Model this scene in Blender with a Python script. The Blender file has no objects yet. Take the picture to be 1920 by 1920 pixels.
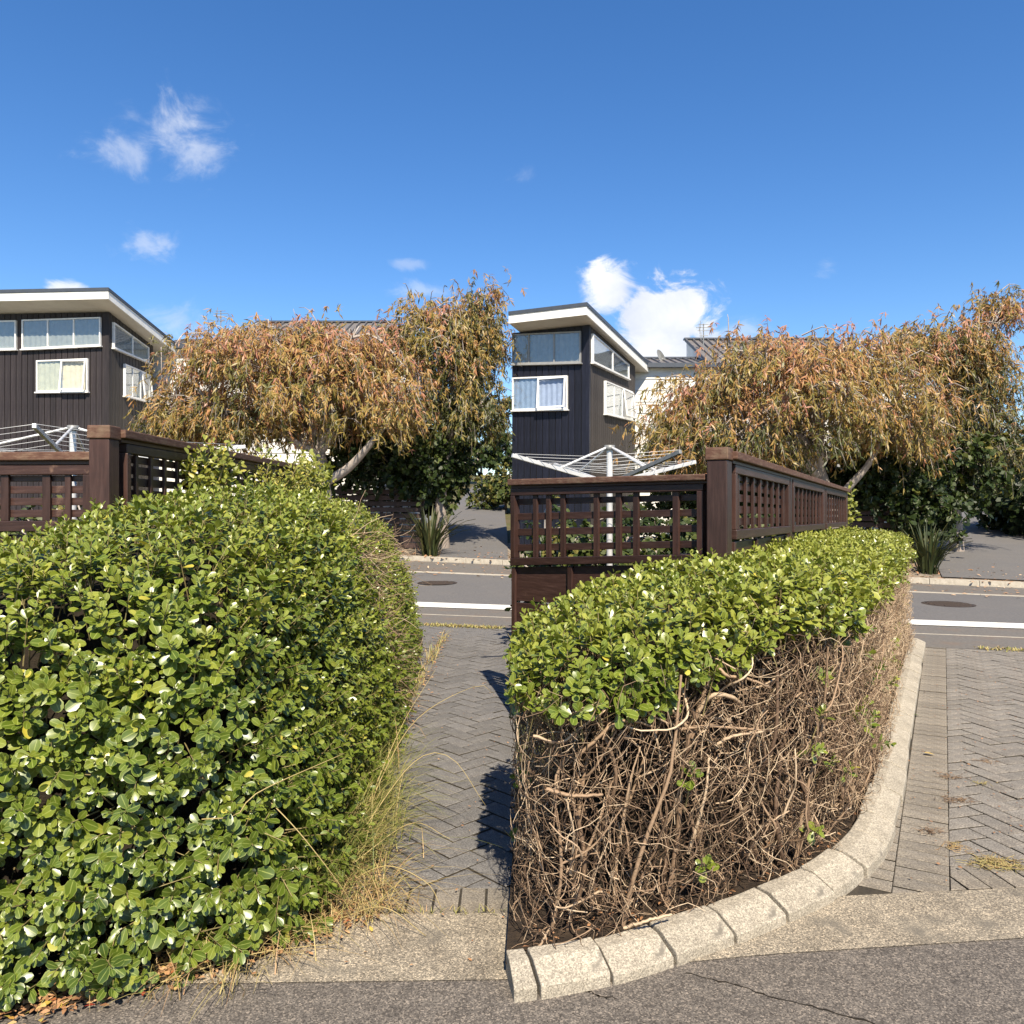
import bpy, math, random
import numpy as np
from mathutils import Vector, Matrix

rng = np.random.default_rng(11)
random.seed(11)
SC = bpy.context.scene
COL = SC.collection

# ------------------------------------------------------------------ camera
F, CX, CY, CH = 1450.0, 960.0, 955.0, 1.5      # focal length (px of a 1920 frame), principal point, eye height
cam = bpy.data.cameras.new("camera")
cam.sensor_fit = 'HORIZONTAL'; cam.sensor_width = 36.0
cam.lens = 36.0 * F / 1920.0
cam.shift_y = -5.0 / 1920.0
cam.clip_start = 0.05; cam.clip_end = 3000.0
camo = bpy.data.objects.new("camera", cam); COL.objects.link(camo)
camo.location = (0, 0, CH); camo.rotation_euler = (math.radians(90), 0, 0)
SC.camera = camo

# ------------------------------------------------------------------ light
SUN_AZ, SUN_EL = math.radians(10.0), math.radians(47.0)   # azimuth measured from straight behind the camera, to the right
sd = Vector((math.sin(SUN_AZ) * math.cos(SUN_EL), -math.cos(SUN_AZ) * math.cos(SUN_EL), math.sin(SUN_EL)))
sl = bpy.data.lights.new("sun", 'SUN'); sl.energy = 5.0; sl.angle = math.radians(0.53); sl.color = (1.0, 0.90, 0.74)
so = bpy.data.objects.new("sun", sl); COL.objects.link(so)
so.rotation_euler = (-sd).to_track_quat('-Z', 'Y').to_euler(); so.location = (5, -20, 25)

W = bpy.data.worlds.new("World"); SC.world = W; W.use_nodes = True
wn, wl = W.node_tree.nodes, W.node_tree.links
wn.clear()
w_out = wn.new('ShaderNodeOutputWorld'); w_bg = wn.new('ShaderNodeBackground')
SKY_STRENGTH = 0.098
w_bg.inputs['Strength'].default_value = SKY_STRENGTH
sky = wn.new('ShaderNodeTexSky'); sky.sky_type = 'NISHITA'; sky.sun_disc = False
sky.sun_elevation = SUN_EL; sky.sun_rotation = math.radians(180.0) - SUN_AZ
sky.altitude = 0; sky.air_density = 1.0; sky.dust_density = 0.25; sky.ozone_density = 3.2
hsv = wn.new('ShaderNodeHueSaturation'); hsv.inputs['Hue'].default_value = 0.506; hsv.inputs['Saturation'].default_value = 1.26; hsv.inputs['Value'].default_value = 1.0
wl.new(sky.outputs[0], hsv.inputs['Color'])
tc = wn.new('ShaderNodeTexCoord')


def wmath(op, a, b=None, clamp=False):
    n = wn.new('ShaderNodeMath'); n.operation = op; n.use_clamp = clamp
    for i, v in enumerate((a, b)):
        if v is None: continue
        if isinstance(v, (int, float)): n.inputs[i].default_value = v
        else: wl.new(v, n.inputs[i])
    return n.outputs[0]


def wnoise(scale, detail, rough, off=0.0, dist=0.0):
    mp = wn.new('ShaderNodeMapping'); mp.inputs['Location'].default_value = (off, off * 0.7, off * 1.3)
    mp.inputs['Scale'].default_value = (1, 1, 1.5)
    wl.new(tc.outputs['Generated'], mp.inputs[0])
    n = wn.new('ShaderNodeTexNoise'); n.inputs['Scale'].default_value = scale
    n.inputs['Detail'].default_value = detail; n.inputs['Roughness'].default_value = rough; n.inputs['Distortion'].default_value = dist
    wl.new(mp.outputs[0], n.inputs['Vector'])
    return n.outputs['Fac']


# clouds: puffs given by a direction, a size, an opacity and a softness
cloud_noise = wnoise(16, 9, 0.62, 2.3, 0.5)
cloud_fine = wnoise(7, 7, 0.6, 9.1, 0.3)
def pdir(px, py):
    v = Vector(((px - CX) / F, 1.0, (CY - py) / F)); return v.normalized()
# (px, py, rx, rz) in the picture's scale, opacity, softness
PUFFS = [(300, 240, 90, 70, 0.52, 0.7), (220, 275, 95, 42, 0.42, 0.75), (345, 275, 85, 60, 0.48, 0.75), (250, 215, 60, 40, 0.4, 0.7), (268, 450, 55, 42, 0.45, 0.7),
         (130, 545, 50, 18, 0.9, 0.35), (765, 495, 45, 14, 0.3, 0.5), (790, 545, 85, 20, 0.3, 0.7), (340, 605, 120, 40, 0.42, 0.8),
         (1140, 535, 58, 55, 1.0, 0.35), (1255, 600, 92, 80, 1.0, 0.25), (1290, 575, 55, 50, 1.0, 0.25), (1230, 655, 95, 65, 1.0, 0.3), (1390, 625, 60, 40, 0.4, 0.6),
         (985, 325, 30, 22, 0.16, 0.8), (1550, 500, 30, 24, 0.2, 0.7),
         (-420, 420, 160, 90, 0.9, 0.35), (2500, 500, 200, 110, 0.9, 0.35), (2250, 650, 180, 70, 0.8, 0.4), (-250, 700, 220, 80, 0.9, 0.4)]
mask = None
for (px, py, rx, rz, op, soft) in PUFFS:
    c = pdir(px, py)
    k = math.sqrt(((px - CX) / F) ** 2 + 1 + ((CY - py) / F) ** 2)
    sub = wn.new('ShaderNodeVectorMath'); sub.operation = 'SUBTRACT'; sub.inputs[1].default_value = c
    wl.new(tc.outputs['Generated'], sub.inputs[0])
    mul = wn.new('ShaderNodeVectorMath'); mul.operation = 'MULTIPLY'
    a = F * k / rx; b = F * k / rz
    mul.inputs[1].default_value = (a, a, b)
    wl.new(sub.outputs[0], mul.inputs[0])
    ln = wn.new('ShaderNodeVectorMath'); ln.operation = 'LENGTH'; wl.new(mul.outputs[0], ln.inputs[0])
    fall = wmath('SUBTRACT', 1.1, ln.outputs['Value'])
    nz = wmath('MULTIPLY', wmath('SUBTRACT', cloud_noise, 0.5), 4.2 if soft > 0.5 else 2.6)
    val = wmath('ADD', fall, nz)
    mr = wn.new('ShaderNodeMapRange'); mr.interpolation_type = 'SMOOTHERSTEP'
    mr.inputs['From Min'].default_value = 0.0; mr.inputs['From Max'].default_value = soft * 2.2
    mr.inputs['To Max'].default_value = op
    wl.new(val, mr.inputs['Value'])
    gate = wmath('MULTIPLY', mr.outputs[0], wmath('MULTIPLY', wmath('SUBTRACT', 2.0, ln.outputs['Value']), 1.2, True))
    mask = gate if mask is None else wmath('MAXIMUM', mask, gate)
ramp = wn.new('ShaderNodeValToRGB')
ramp.color_ramp.elements[0].position = 0.33; ramp.color_ramp.elements[0].color = (3.9, 4.3, 5.2, 1)
ramp.color_ramp.elements[1].position = 0.62; ramp.color_ramp.elements[1].color = (6.0, 6.1, 6.3, 1)
wl.new(cloud_fine, ramp.inputs[0])
mixc = wn.new('ShaderNodeMixRGB'); wl.new(mask, mixc.inputs[0]); wl.new(hsv.outputs[0], mixc.inputs[1]); wl.new(ramp.outputs[0], mixc.inputs[2])
wl.new(mixc.outputs[0], w_bg.inputs['Color']); wl.new(w_bg.outputs[0], w_out.inputs[0])

SC.view_settings.view_transform = 'Standard'; SC.view_settings.look = 'None'
SC.view_settings.exposure = 0.90; SC.view_settings.gamma = 1.0
SC.render.engine = 'CYCLES'
SC.cycles.use_denoising = True
SC.cycles.max_bounces = 5; SC.cycles.diffuse_bounces = 3; SC.cycles.glossy_bounces = 3; SC.cycles.transparent_max_bounces = 12

# ------------------------------------------------------------------ materials
def new_mat(name):
    m = bpy.data.materials.new(name); m.use_nodes = True
    nt = m.node_tree; nt.nodes.clear()
    out = nt.nodes.new('ShaderNodeOutputMaterial'); b = nt.nodes.new('ShaderNodeBsdfPrincipled')
    nt.links.new(b.outputs[0], out.inputs[0])
    return m, nt, b, out


def ramp_node(nt, stops):
    r = nt.nodes.new('ShaderNodeValToRGB'); e = r.color_ramp.elements
    while len(e) < len(stops): e.new(0.5)
    for i, (p, c) in enumerate(stops):
        e[i].position = p; e[i].color = (*c, 1)
    return r


def noise_node(nt, vec, scale, detail=4, rough=0.6, sc3=None):
    if sc3 is not None:
        mp = nt.nodes.new('ShaderNodeMapping'); mp.inputs['Scale'].default_value = sc3
        nt.links.new(vec, mp.inputs[0]); vec = mp.outputs[0]
    n = nt.nodes.new('ShaderNodeTexNoise'); n.inputs['Scale'].default_value = scale
    n.inputs['Detail'].default_value = detail; n.inputs['Roughness'].default_value = rough
    nt.links.new(vec, n.inputs['Vector']); return n.outputs['Fac']


def mixrgb(nt, fac, a, b, mode='MIX'):
    n = nt.nodes.new('ShaderNodeMixRGB'); n.blend_type = mode
    for i, v in enumerate((fac, a, b)):
        if isinstance(v, (int, float)): n.inputs[i].default_value = v
        elif isinstance(v, tuple): n.inputs[i].default_value = (*v, 1)
        else: nt.links.new(v, n.inputs[i])
    return n.outputs[0]


def surf(name, stops, scale, detail=5, rough=0.8, sc3=None, patch=None, speck=None, bump=0.3, bscale=None, obj_rand=0.0, spec=0.3, coord='Object', bdist=0.01, chips=None):
    """Noise-coloured surface: fine noise ramp, optional broad patches and speckle, bump, per-object tint."""
    m, nt, b, out = new_mat(name)
    t = nt.nodes.new('ShaderNodeTexCoord'); vec = t.outputs[coord]
    if coord == 'World':
        pass
    f = noise_node(nt, vec, scale, detail, 0.65, sc3)
    r = ramp_node(nt, stops); nt.links.new(f, r.inputs[0]); c = r.outputs[0]
    if patch:
        pf = noise_node(nt, vec, patch[0], 5, 0.6)
        pr = ramp_node(nt, [(patch[2], (0, 0, 0)), (patch[3], (1, 1, 1))]); nt.links.new(pf, pr.inputs[0])
        pm = nt.nodes.new('ShaderNodeMath'); pm.operation = 'MULTIPLY'; pm.inputs[1].default_value = patch[4]
        nt.links.new(pr.outputs[0], pm.inputs[0])
        c = mixrgb(nt, pm.outputs[0], c, patch[1])
    if chips:
        vo = nt.nodes.new('ShaderNodeTexVoronoi'); vo.inputs['Scale'].default_value = chips[0]; nt.links.new(vec, vo.inputs['Vector'])
        sx = nt.nodes.new('ShaderNodeSeparateColor'); nt.links.new(vo.outputs['Color'], sx.inputs[0])
        cr = ramp_node(nt, chips[1]); nt.links.new(sx.outputs[0], cr.inputs[0])
        c = mixrgb(nt, 1.0, c, cr.outputs[0], 'MULTIPLY')
    if speck:
        sf = noise_node(nt, vec, speck[0], 2, 0.5)
        sr = ramp_node(nt, [(speck[2], (0, 0, 0)), (speck[3], (1, 1, 1))]); nt.links.new(sf, sr.inputs[0])
        c = mixrgb(nt, sr.outputs[0], c, speck[1])
    if obj_rand:
        oi = nt.nodes.new('ShaderNodeObjectInfo')
        mr = nt.nodes.new('ShaderNodeMapRange'); mr.inputs['To Min'].default_value = 1 - obj_rand; mr.inputs['To Max'].default_value = 1 + obj_rand
        nt.links.new(oi.outputs['Random'], mr.inputs['Value'])
        vm = nt.nodes.new('ShaderNodeVectorMath'); vm.operation = 'SCALE'
        nt.links.new(c, vm.inputs[0]); nt.links.new(mr.outputs[0], vm.inputs['Scale']); c = vm.outputs[0]
    nt.links.new(c, b.inputs['Base Color'])
    b.inputs['Roughness'].default_value = rough
    b.inputs['Specular IOR Level'].default_value = spec
    if bump:
        bf = noise_node(nt, vec, bscale or scale, 6, 0.7, sc3)
        bn = nt.nodes.new('ShaderNodeBump'); bn.inputs['Strength'].default_value = bump; bn.inputs['Distance'].default_value = bdist
        nt.links.new(bf, bn.inputs['Height']); nt.links.new(bn.outputs[0], b.inputs['Normal'])
    return m


def plain(name, col, rough=0.5, metal=0.0, spec=0.5):
    m, nt, b, out = new_mat(name)
    t = nt.nodes.new('ShaderNodeTexCoord')
    f = noise_node(nt, t.outputs['Object'], 9, 5)
    r = ramp_node(nt, [(0.3, tuple(x * 0.86 for x in col)), (0.7, tuple(min(1, x * 1.08) for x in col))]); nt.links.new(f, r.inputs[0])
    nt.links.new(r.outputs[0], b.inputs['Base Color'])
    b.inputs['Roughness'].default_value = rough; b.inputs['Metallic'].default_value = metal; b.inputs['Specular IOR Level'].default_value = spec
    return m


def leafmat(name, stops, rough=0.4, trans=0.25, margin=None, spec=0.5, tcol=(1.25, 1.2, 0.5)):
    """Leaf material: colour from the per-leaf 'tint', optional pale midrib and margin from the leaf's own UVs."""
    m, nt, b, out = new_mat(name)
    at_ = nt.nodes.new('ShaderNodeAttribute'); at_.attribute_name = 'tint'
    r = ramp_node(nt, stops); nt.links.new(at_.outputs['Fac'], r.inputs[0]); c = r.outputs[0]
    if margin:
        uv = nt.nodes.new('ShaderNodeUVMap'); sp = nt.nodes.new('ShaderNodeSeparateXYZ'); nt.links.new(uv.outputs[0], sp.inputs[0])
        def mm(op, a, bb, cl=False):
            n = nt.nodes.new('ShaderNodeMath'); n.operation = op; n.use_clamp = cl
            for i, v in enumerate((a, bb)):
                if isinstance(v, (int, float)): n.inputs[i].default_value = v
                else: nt.links.new(v, n.inputs[i])
            return n.outputs[0]
        ab = mm('ABSOLUTE', mm('SUBTRACT', mm('MULTIPLY', sp.outputs['X'], 2.0), 1.0), 0.0)
        edge = mm('MULTIPLY', mm('SUBTRACT', ab, 0.80), 5.0, True)
        rib = mm('MULTIPLY', mm('SUBTRACT', 0.11, ab), 14.0, True)
        fac = mm('MULTIPLY', mm('MAXIMUM', edge, rib), 0.6)
        c = mixrgb(nt, fac, c, margin)
    nt.links.new(c, b.inputs['Base Color'])
    b.inputs['Roughness'].default_value = rough; b.inputs['Specular IOR Level'].default_value = spec
    if trans:
        tr = nt.nodes.new('ShaderNodeBsdfTranslucent')
        nt.links.new(mixrgb(nt, 1.0, c, tcol, 'MULTIPLY'), tr.inputs[0])
        mx = nt.nodes.new('ShaderNodeMixShader'); mx.inputs[0].default_value = trans
        nt.links.new(b.outputs[0], mx.inputs[1]); nt.links.new(tr.outputs[0], mx.inputs[2]); nt.links.new(mx.outputs[0], out.inputs[0])
    return m


def tintmat(name, stops, rough=0.75, nscale=60, spec=0.3, sc3=None):
    m, nt, b, out = new_mat(name)
    at_ = nt.nodes.new('ShaderNodeAttribute'); at_.attribute_name = 'tint'
    r = ramp_node(nt, stops); nt.links.new(at_.outputs['Fac'], r.inputs[0])
    t = nt.nodes.new('ShaderNodeTexCoord'); f = noise_node(nt, t.outputs['Object'], nscale, 4, 0.6, sc3)
    r2 = ramp_node(nt, [(0.3, (0.72, 0.7, 0.68)), (0.7, (1.1, 1.1, 1.1))]); nt.links.new(f, r2.inputs[0])
    nt.links.new(mixrgb(nt, 1.0, r.outputs[0], r2.outputs[0], 'MULTIPLY'), b.inputs['Base Color'])
    b.inputs['Roughness'].default_value = rough; b.inputs['Specular IOR Level'].default_value = spec
    return m


M = {}
M['asphalt_near'] = surf('asphalt_near', [(0.3, (0.095, 0.083, 0.072)), (0.7, (0.15, 0.132, 0.114))], 18, 6, 0.9, patch=(1.6, (0.15, 0.13, 0.11), 0.45, 0.7, 0.45), bump=0.5, bscale=170, bdist=0.004, chips=(210, [(0.0, (0.42, 0.41, 0.40)), (0.45, (0.85, 0.84, 0.83)), (0.8, (1.25, 1.23, 1.18)), (1.0, (2.1, 2.0, 1.85))]))
M['asphalt'] = surf('asphalt', [(0.3, (0.095, 0.090, 0.088)), (0.55, (0.125, 0.118, 0.112)), (0.75, (0.17, 0.16, 0.15))], 30, 6, 0.9,
                    patch=(0.8, (0.15, 0.135, 0.12), 0.45, 0.75, 0.5), bump=0.3, bscale=90, bdist=0.004)
M['gutter_asphalt'] = surf('gutter_asphalt', [(0.3, (0.10, 0.09, 0.082)), (0.7, (0.165, 0.15, 0.13))], 26, 6, 0.9,
                           patch=(2.5, (0.17, 0.12, 0.085), 0.5, 0.7, 0.6), bump=0.3, bdist=0.004)
M['concrete_strip'] = surf('concrete_strip', [(0.3, (0.16, 0.137, 0.106)), (0.7, (0.29, 0.252, 0.195))], 7, 8, 0.9, speck=(4.5, (0.13, 0.115, 0.092), 0.6, 0.76), patch=(2.2, (0.31, 0.265, 0.2), 0.42, 0.66, 0.6), bump=0.4, bscale=170, bdist=0.003, chips=(230, [(0.0, (0.42, 0.41, 0.40)), (0.45, (0.85, 0.84, 0.83)), (0.8, (1.25, 1.23, 1.18)), (1.0, (2.1, 2.0, 1.85))]))
M['kerb'] = surf('kerb', [(0.3, (0.28, 0.248, 0.197)), (0.7, (0.385, 0.345, 0.28))], 9, 7, 0.9, patch=(5, (0.20, 0.175, 0.135), 0.48, 0.7, 0.65), speck=(16, (0.17, 0.15, 0.12), 0.64, 0.76), bump=0.4, bscale=160, bdist=0.003, obj_rand=0.09, chips=(240, [(0.0, (0.62, 0.60, 0.58)), (0.5, (0.95, 0.94, 0.92)), (1.0, (1.45, 1.42, 1.36))]))
M['pale_concrete'] = surf('pale_concrete', [(0.3, (0.30, 0.26, 0.2)), (0.7, (0.47, 0.42, 0.34))], 12, 6, 0.9, bump=0.2)
M['white_paint'] = surf('white_paint', [(0.25, (0.50, 0.47, 0.40)), (0.5, (0.74, 0.71, 0.63))], 14, 6, 0.7, bump=0.1)
M['paver'] = surf('paver', [(0.3, (0.112, 0.108, 0.106)), (0.7, (0.158, 0.152, 0.147))], 14, 6, 0.9, patch=(3.0, (0.17, 0.155, 0.14), 0.5, 0.75, 0.5), bump=0.4, bscale=150, bdist=0.003, obj_rand=0.13, chips=(230, [(0.0, (0.62, 0.60, 0.58)), (0.5, (0.95, 0.94, 0.92)), (1.0, (1.45, 1.42, 1.36))]))
M['paver_warm'] = surf('paver_warm', [(0.3, (0.155, 0.142, 0.126)), (0.7, (0.215, 0.198, 0.175))], 14, 6, 0.9, patch=(2.2, (0.24, 0.205, 0.165), 0.48, 0.72, 0.6), speck=(5, (0.12, 0.11, 0.1), 0.64, 0.74), bump=0.4, bscale=150, bdist=0.003, obj_rand=0.12, chips=(230, [(0.0, (0.62, 0.60, 0.58)), (0.5, (0.95, 0.94, 0.92)), (1.0, (1.45, 1.42, 1.36))]))
M['paver_header'] = surf('paver_header', [(0.3, (0.16, 0.142, 0.12)), (0.7, (0.22, 0.198, 0.165))], 14, 6, 0.9, speck=(6, (0.13, 0.115, 0.095), 0.62, 0.74), patch=(3.0, (0.23, 0.19, 0.14), 0.45, 0.7, 0.6), bump=0.4, bscale=150, bdist=0.003, obj_rand=0.12, chips=(230, [(0.0, (0.62, 0.60, 0.58)), (0.5, (0.95, 0.94, 0.92)), (1.0, (1.45, 1.42, 1.36))]))
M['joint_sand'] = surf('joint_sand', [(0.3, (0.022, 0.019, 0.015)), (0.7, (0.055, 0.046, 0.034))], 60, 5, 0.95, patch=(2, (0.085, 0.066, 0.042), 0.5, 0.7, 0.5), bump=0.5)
M['soil'] = surf('soil', [(0.3, (0.018, 0.012, 0.008)), (0.6, (0.05, 0.033, 0.02)), (0.8, (0.12, 0.08, 0.05))], 22, 7, 0.95, bump=1.0, bdist=0.03)
M['ground'] = surf('ground', [(0.3, (0.05, 0.055, 0.018)), (0.55, (0.09, 0.085, 0.03)), (0.75, (0.16, 0.13, 0.06))], 3, 8, 0.95, patch=(0.4, (0.11, 0.08, 0.045), 0.5, 0.65, 0.7), bump=0.6, bdist=0.05)
M['verge'] = surf('verge', [(0.3, (0.14, 0.115, 0.085)), (0.55, (0.23, 0.19, 0.145)), (0.75, (0.31, 0.26, 0.2))], 5, 7, 0.9, patch=(1.1, (0.25, 0.14, 0.07), 0.5, 0.66, 0.55), bump=0.3)
M['iron'] = surf('iron', [(0.3, (0.03, 0.022, 0.018)), (0.7, (0.075, 0.055, 0.042))], 40, 4, 0.6, bump=0.3)

M['fence'] = surf('fence', [(0.3, (0.029, 0.0145, 0.0115)), (0.5, (0.043, 0.0215, 0.017)), (0.72, (0.066, 0.036, 0.029))], 5, 6, 0.42, sc3=(12, 12, 1.0),
                  patch=(2.5, (0.10, 0.045, 0.032), 0.5, 0.8, 0.5), bump=0.35, obj_rand=0.26, spec=0.35, bdist=0.004)
M['fence_rail'] = surf('fence_rail', [(0.3, (0.029, 0.0145, 0.0115)), (0.5, (0.043, 0.0215, 0.017)), (0.72, (0.07, 0.038, 0.030))], 5, 6, 0.42, sc3=(1.2, 1.2, 14),
                       patch=(9, (0.20, 0.12, 0.08), 0.64, 0.74, 0.6), bump=0.35, obj_rand=0.24, spec=0.35, bdist=0.004)
M['fence_cap'] = surf('fence_cap', [(0.3, (0.07, 0.032, 0.02)), (0.5, (0.105, 0.052, 0.034)), (0.72, (0.19, 0.12, 0.08))], 9, 7, 0.7, sc3=(2, 2, 9),
                      patch=(6, (0.20, 0.15, 0.095), 0.54, 0.7, 0.5), bump=0.4, obj_rand=0.08, spec=0.3, bdist=0.004)
M['fence_far'] = surf('fence_far', [(0.3, (0.028, 0.016, 0.013)), (0.7, (0.06, 0.036, 0.03))], 5, 6, 0.6, bump=0.2, obj_rand=0.2)
M['board'] = surf('board', [(0.3, (0.014, 0.010, 0.0112)), (0.5, (0.021, 0.0158, 0.0168)), (0.72, (0.040, 0.032, 0.031))], 6, 7, 0.62, sc3=(7, 7, 0.35), bump=0.3, obj_rand=0.22, spec=0.35, bdist=0.004)
M['board_lit'] = surf('board_lit', [(0.3, (0.026, 0.0215, 0.020)), (0.5, (0.044, 0.038, 0.035)), (0.72, (0.085, 0.076, 0.070))], 6, 7, 0.7, sc3=(8, 8, 0.3), bump=0.3, obj_rand=0.2, spec=0.3, bdist=0.004)  # paler copy of the cladding, the side walls' sun put into the colour
M['board_shade'] = surf('board_shade', [(0.3, (0.004, 0.0045, 0.009)), (0.5, (0.007, 0.008, 0.016)), (0.72, (0.016, 0.018, 0.032))], 6, 7, 0.5, sc3=(7, 7, 0.35), bump=0.3, obj_rand=0.25, spec=0.3, bdist=0.004)  # darker bluish copy, the shade on the front wall put into the colour
M['fascia'] = surf('fascia', [(0.3, (0.72, 0.70, 0.64)), (0.7, (0.82, 0.80, 0.75))], 4, 5, 0.45, bump=0.05)
M['soffit'] = surf('soffit', [(0.3, (0.54, 0.50, 0.43)), (0.7, (0.62, 0.58, 0.50))], 3, 4, 0.6, bump=0.05)
M['roof_edge'] = plain('roof_edge', (0.055, 0.062, 0.075), 0.4)
M['roof_steel'] = surf('roof_steel', [(0.3, (0.115, 0.105, 0.098)), (0.7, (0.17, 0.155, 0.145))], 3, 6, 0.55, bump=0.05, spec=0.4)
M['render_wall'] = surf('render_wall', [(0.3, (0.62, 0.60, 0.56)), (0.7, (0.76, 0.745, 0.70))], 2, 6, 0.8, patch=(0.8, (0.58, 0.55, 0.5), 0.55, 0.8, 0.4), bump=0.15)
M['alu_white'] = plain('alu_white', (0.74, 0.73, 0.70), 0.35)
M['alu_grey'] = plain('alu_grey', (0.26, 0.26, 0.25), 0.45)
M['galv'] = plain('galv', (0.62, 0.61, 0.59), 0.4, 0.3)
M['galv_dark'] = plain('galv_dark', (0.23, 0.23, 0.22), 0.45, 0.2)
M['wire'] = plain('wire', (0.55, 0.55, 0.54), 0.4)
M['blind'] = plain('blind', (0.62, 0.56, 0.42), 0.8)
M['blind_grey'] = plain('blind_grey', (0.36, 0.35, 0.33), 0.8)
M['curtain_blue'] = plain('curtain_blue', (0.34, 0.39, 0.52), 0.8)
M['interior'] = plain('interior', (0.05, 0.045, 0.04), 0.9)
M['brick'] = surf('brick', [(0.3, (0.30, 0.12, 0.075)), (0.7, (0.42, 0.19, 0.12))], 6, 5, 0.9, bump=0.2, obj_rand=0.15)

def glass_mat():
    m, nt, b, out = new_mat('window_glass')
    b.inputs['Base Color'].default_value = (0.02, 0.025, 0.03, 1); b.inputs['Roughness'].default_value = 0.03
    tr = nt.nodes.new('ShaderNodeBsdfTransparent'); tr.inputs[0].default_value = (0.9, 0.93, 0.93, 1)
    gl = nt.nodes.new('ShaderNodeBsdfGlossy'); gl.inputs['Roughness'].default_value = 0.02; gl.inputs[0].default_value = (0.95, 0.97, 1, 1)
    t = nt.nodes.new('ShaderNodeTexCoord'); f = noise_node(nt, t.outputs['Object'], 0.9, 2)
    bn = nt.nodes.new('ShaderNodeBump'); bn.inputs['Strength'].default_value = 0.05; bn.inputs['Distance'].default_value = 0.1
    nt.links.new(f, bn.inputs['Height']); nt.links.new(bn.outputs[0], gl.inputs['Normal'])
    fr0 = nt.nodes.new('ShaderNodeLayerWeight'); fr0.inputs[0].default_value = 0.5
    fr = nt.nodes.new('ShaderNodeMath'); fr.operation = 'POWER'; fr.inputs[1].default_value = 3.0; nt.links.new(fr0.outputs['Facing'], fr.inputs[0])
    ad = nt.nodes.new('ShaderNodeMath'); ad.operation = 'ADD'; ad.inputs[1].default_value = 0.07; nt.links.new(fr.outputs[0], ad.inputs[0])
    mx = nt.nodes.new('ShaderNodeMixShader'); nt.links.new(ad.outputs[0], mx.inputs[0]); nt.links.new(tr.outputs[0], mx.inputs[1]); nt.links.new(gl.outputs[0], mx.inputs[2])
    nt.links.new(mx.outputs[0], out.inputs[0])
    return m
M['glass'] = glass_mat()

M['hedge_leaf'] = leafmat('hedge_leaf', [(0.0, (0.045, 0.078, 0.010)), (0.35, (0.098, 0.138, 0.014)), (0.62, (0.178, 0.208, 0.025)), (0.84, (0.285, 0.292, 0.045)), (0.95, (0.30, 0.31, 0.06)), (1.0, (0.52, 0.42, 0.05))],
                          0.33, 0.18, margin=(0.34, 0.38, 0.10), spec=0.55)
M['tree_leaf'] = leafmat('tree_leaf', [(0.0, (0.035, 0.045, 0.012)), (0.3, (0.105, 0.105, 0.022)), (0.52, (0.275, 0.202, 0.050)), (0.74, (0.37, 0.218, 0.068)), (0.9, (0.38, 0.178, 0.080)), (1.0, (0.36, 0.16, 0.10))],
                         0.45, 0.22, spec=0.4, tcol=(1.2, 1.0, 0.5))
M['evergreen_leaf'] = leafmat('evergreen_leaf', [(0.0, (0.012, 0.022, 0.006)), (0.5, (0.030, 0.048, 0.010)), (0.85, (0.075, 0.092, 0.020)), (1.0, (0.15, 0.13, 0.03))], 0.5, 0.18, spec=0.3)
M['climber_leaf'] = leafmat('climber_leaf', [(0.0, (0.12, 0.14, 0.025)), (0.6, (0.26, 0.28, 0.05)), (1.0, (0.44, 0.38, 0.08))], 0.45, 0.3)
M['flax_leaf'] = leafmat('flax_leaf', [(0.0, (0.016, 0.025, 0.008)), (0.6, (0.042, 0.054, 0.016)), (1.0, (0.12, 0.11, 0.04))], 0.5, 0.15, spec=.3)
M['dry_grass'] = leafmat('dry_grass', [(0.0, (0.12, 0.15, 0.03)), (0.35, (0.27, 0.26, 0.07)), (0.7, (0.46, 0.37, 0.15)), (1.0, (0.40, 0.24, 0.12))], 0.6, 0.2, tcol=(1.1, 1.0, 0.6))
M['litter'] = leafmat('litter', [(0.0, (0.20, 0.095, 0.045)), (0.5, (0.42, 0.22, 0.10)), (0.85, (0.52, 0.33, 0.17)), (0.95, (0.45, 0.36, 0.06)), (1.0, (0.28, 0.035, 0.02))], 0.65, 0.1)
M['far_litter'] = leafmat('far_litter', [(0.0, (0.22, 0.10, 0.05)), (0.6, (0.40, 0.22, 0.11)), (1.0, (0.55, 0.42, 0.28))], 0.7, 0.1)
M['twig'] = tintmat('twig', [(0.0, (0.042, 0.026, 0.016)), (0.3, (0.115, 0.072, 0.045)), (0.6, (0.34, 0.232, 0.145)), (1.0, (0.62, 0.485, 0.33))], 0.75, 90)
M['green_stem'] = tintmat('green_stem', [(0.0, (0.16, 0.12, 0.05)), (1.0, (0.32, 0.27, 0.12))], 0.7, 60)
M['bark'] = tintmat('bark', [(0.0, (0.13, 0.10, 0.085)), (0.5, (0.25, 0.205, 0.17)), (1.0, (0.42, 0.37, 0.33))], 0.8, 14)
M['hedge_core'] = surf('hedge_core', [(0.3, (0.012, 0.009, 0.005)), (0.6, (0.028, 0.02, 0.012)), (0.8, (0.055, 0.038, 0.022))], 30, 6, 0.95, bump=1.0, bdist=0.03)  # kept near black so gaps in the hedges read as deep shade

# ------------------------------------------------------------------ object helpers
def tag(o, label=None, cat=None, group=None, kind=None):
    if label: o['label'] = label
    if cat: o['category'] = cat
    if group: o['group'] = group
    if kind: o['kind'] = kind
    return o


def thing(name, label, cat, loc=(0, 0, 0), group=None):
    o = bpy.data.objects.new(name, None); COL.objects.link(o); o.location = loc
    o.empty_display_size = 0.2
    return tag(o, label, cat, group)


def parent_to(o, p):
    if p is not None:
        o.parent = p
        if p.type == 'EMPTY': o.matrix_parent_inverse = Matrix.Translation(-Vector(p.location))
    return o


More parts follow.
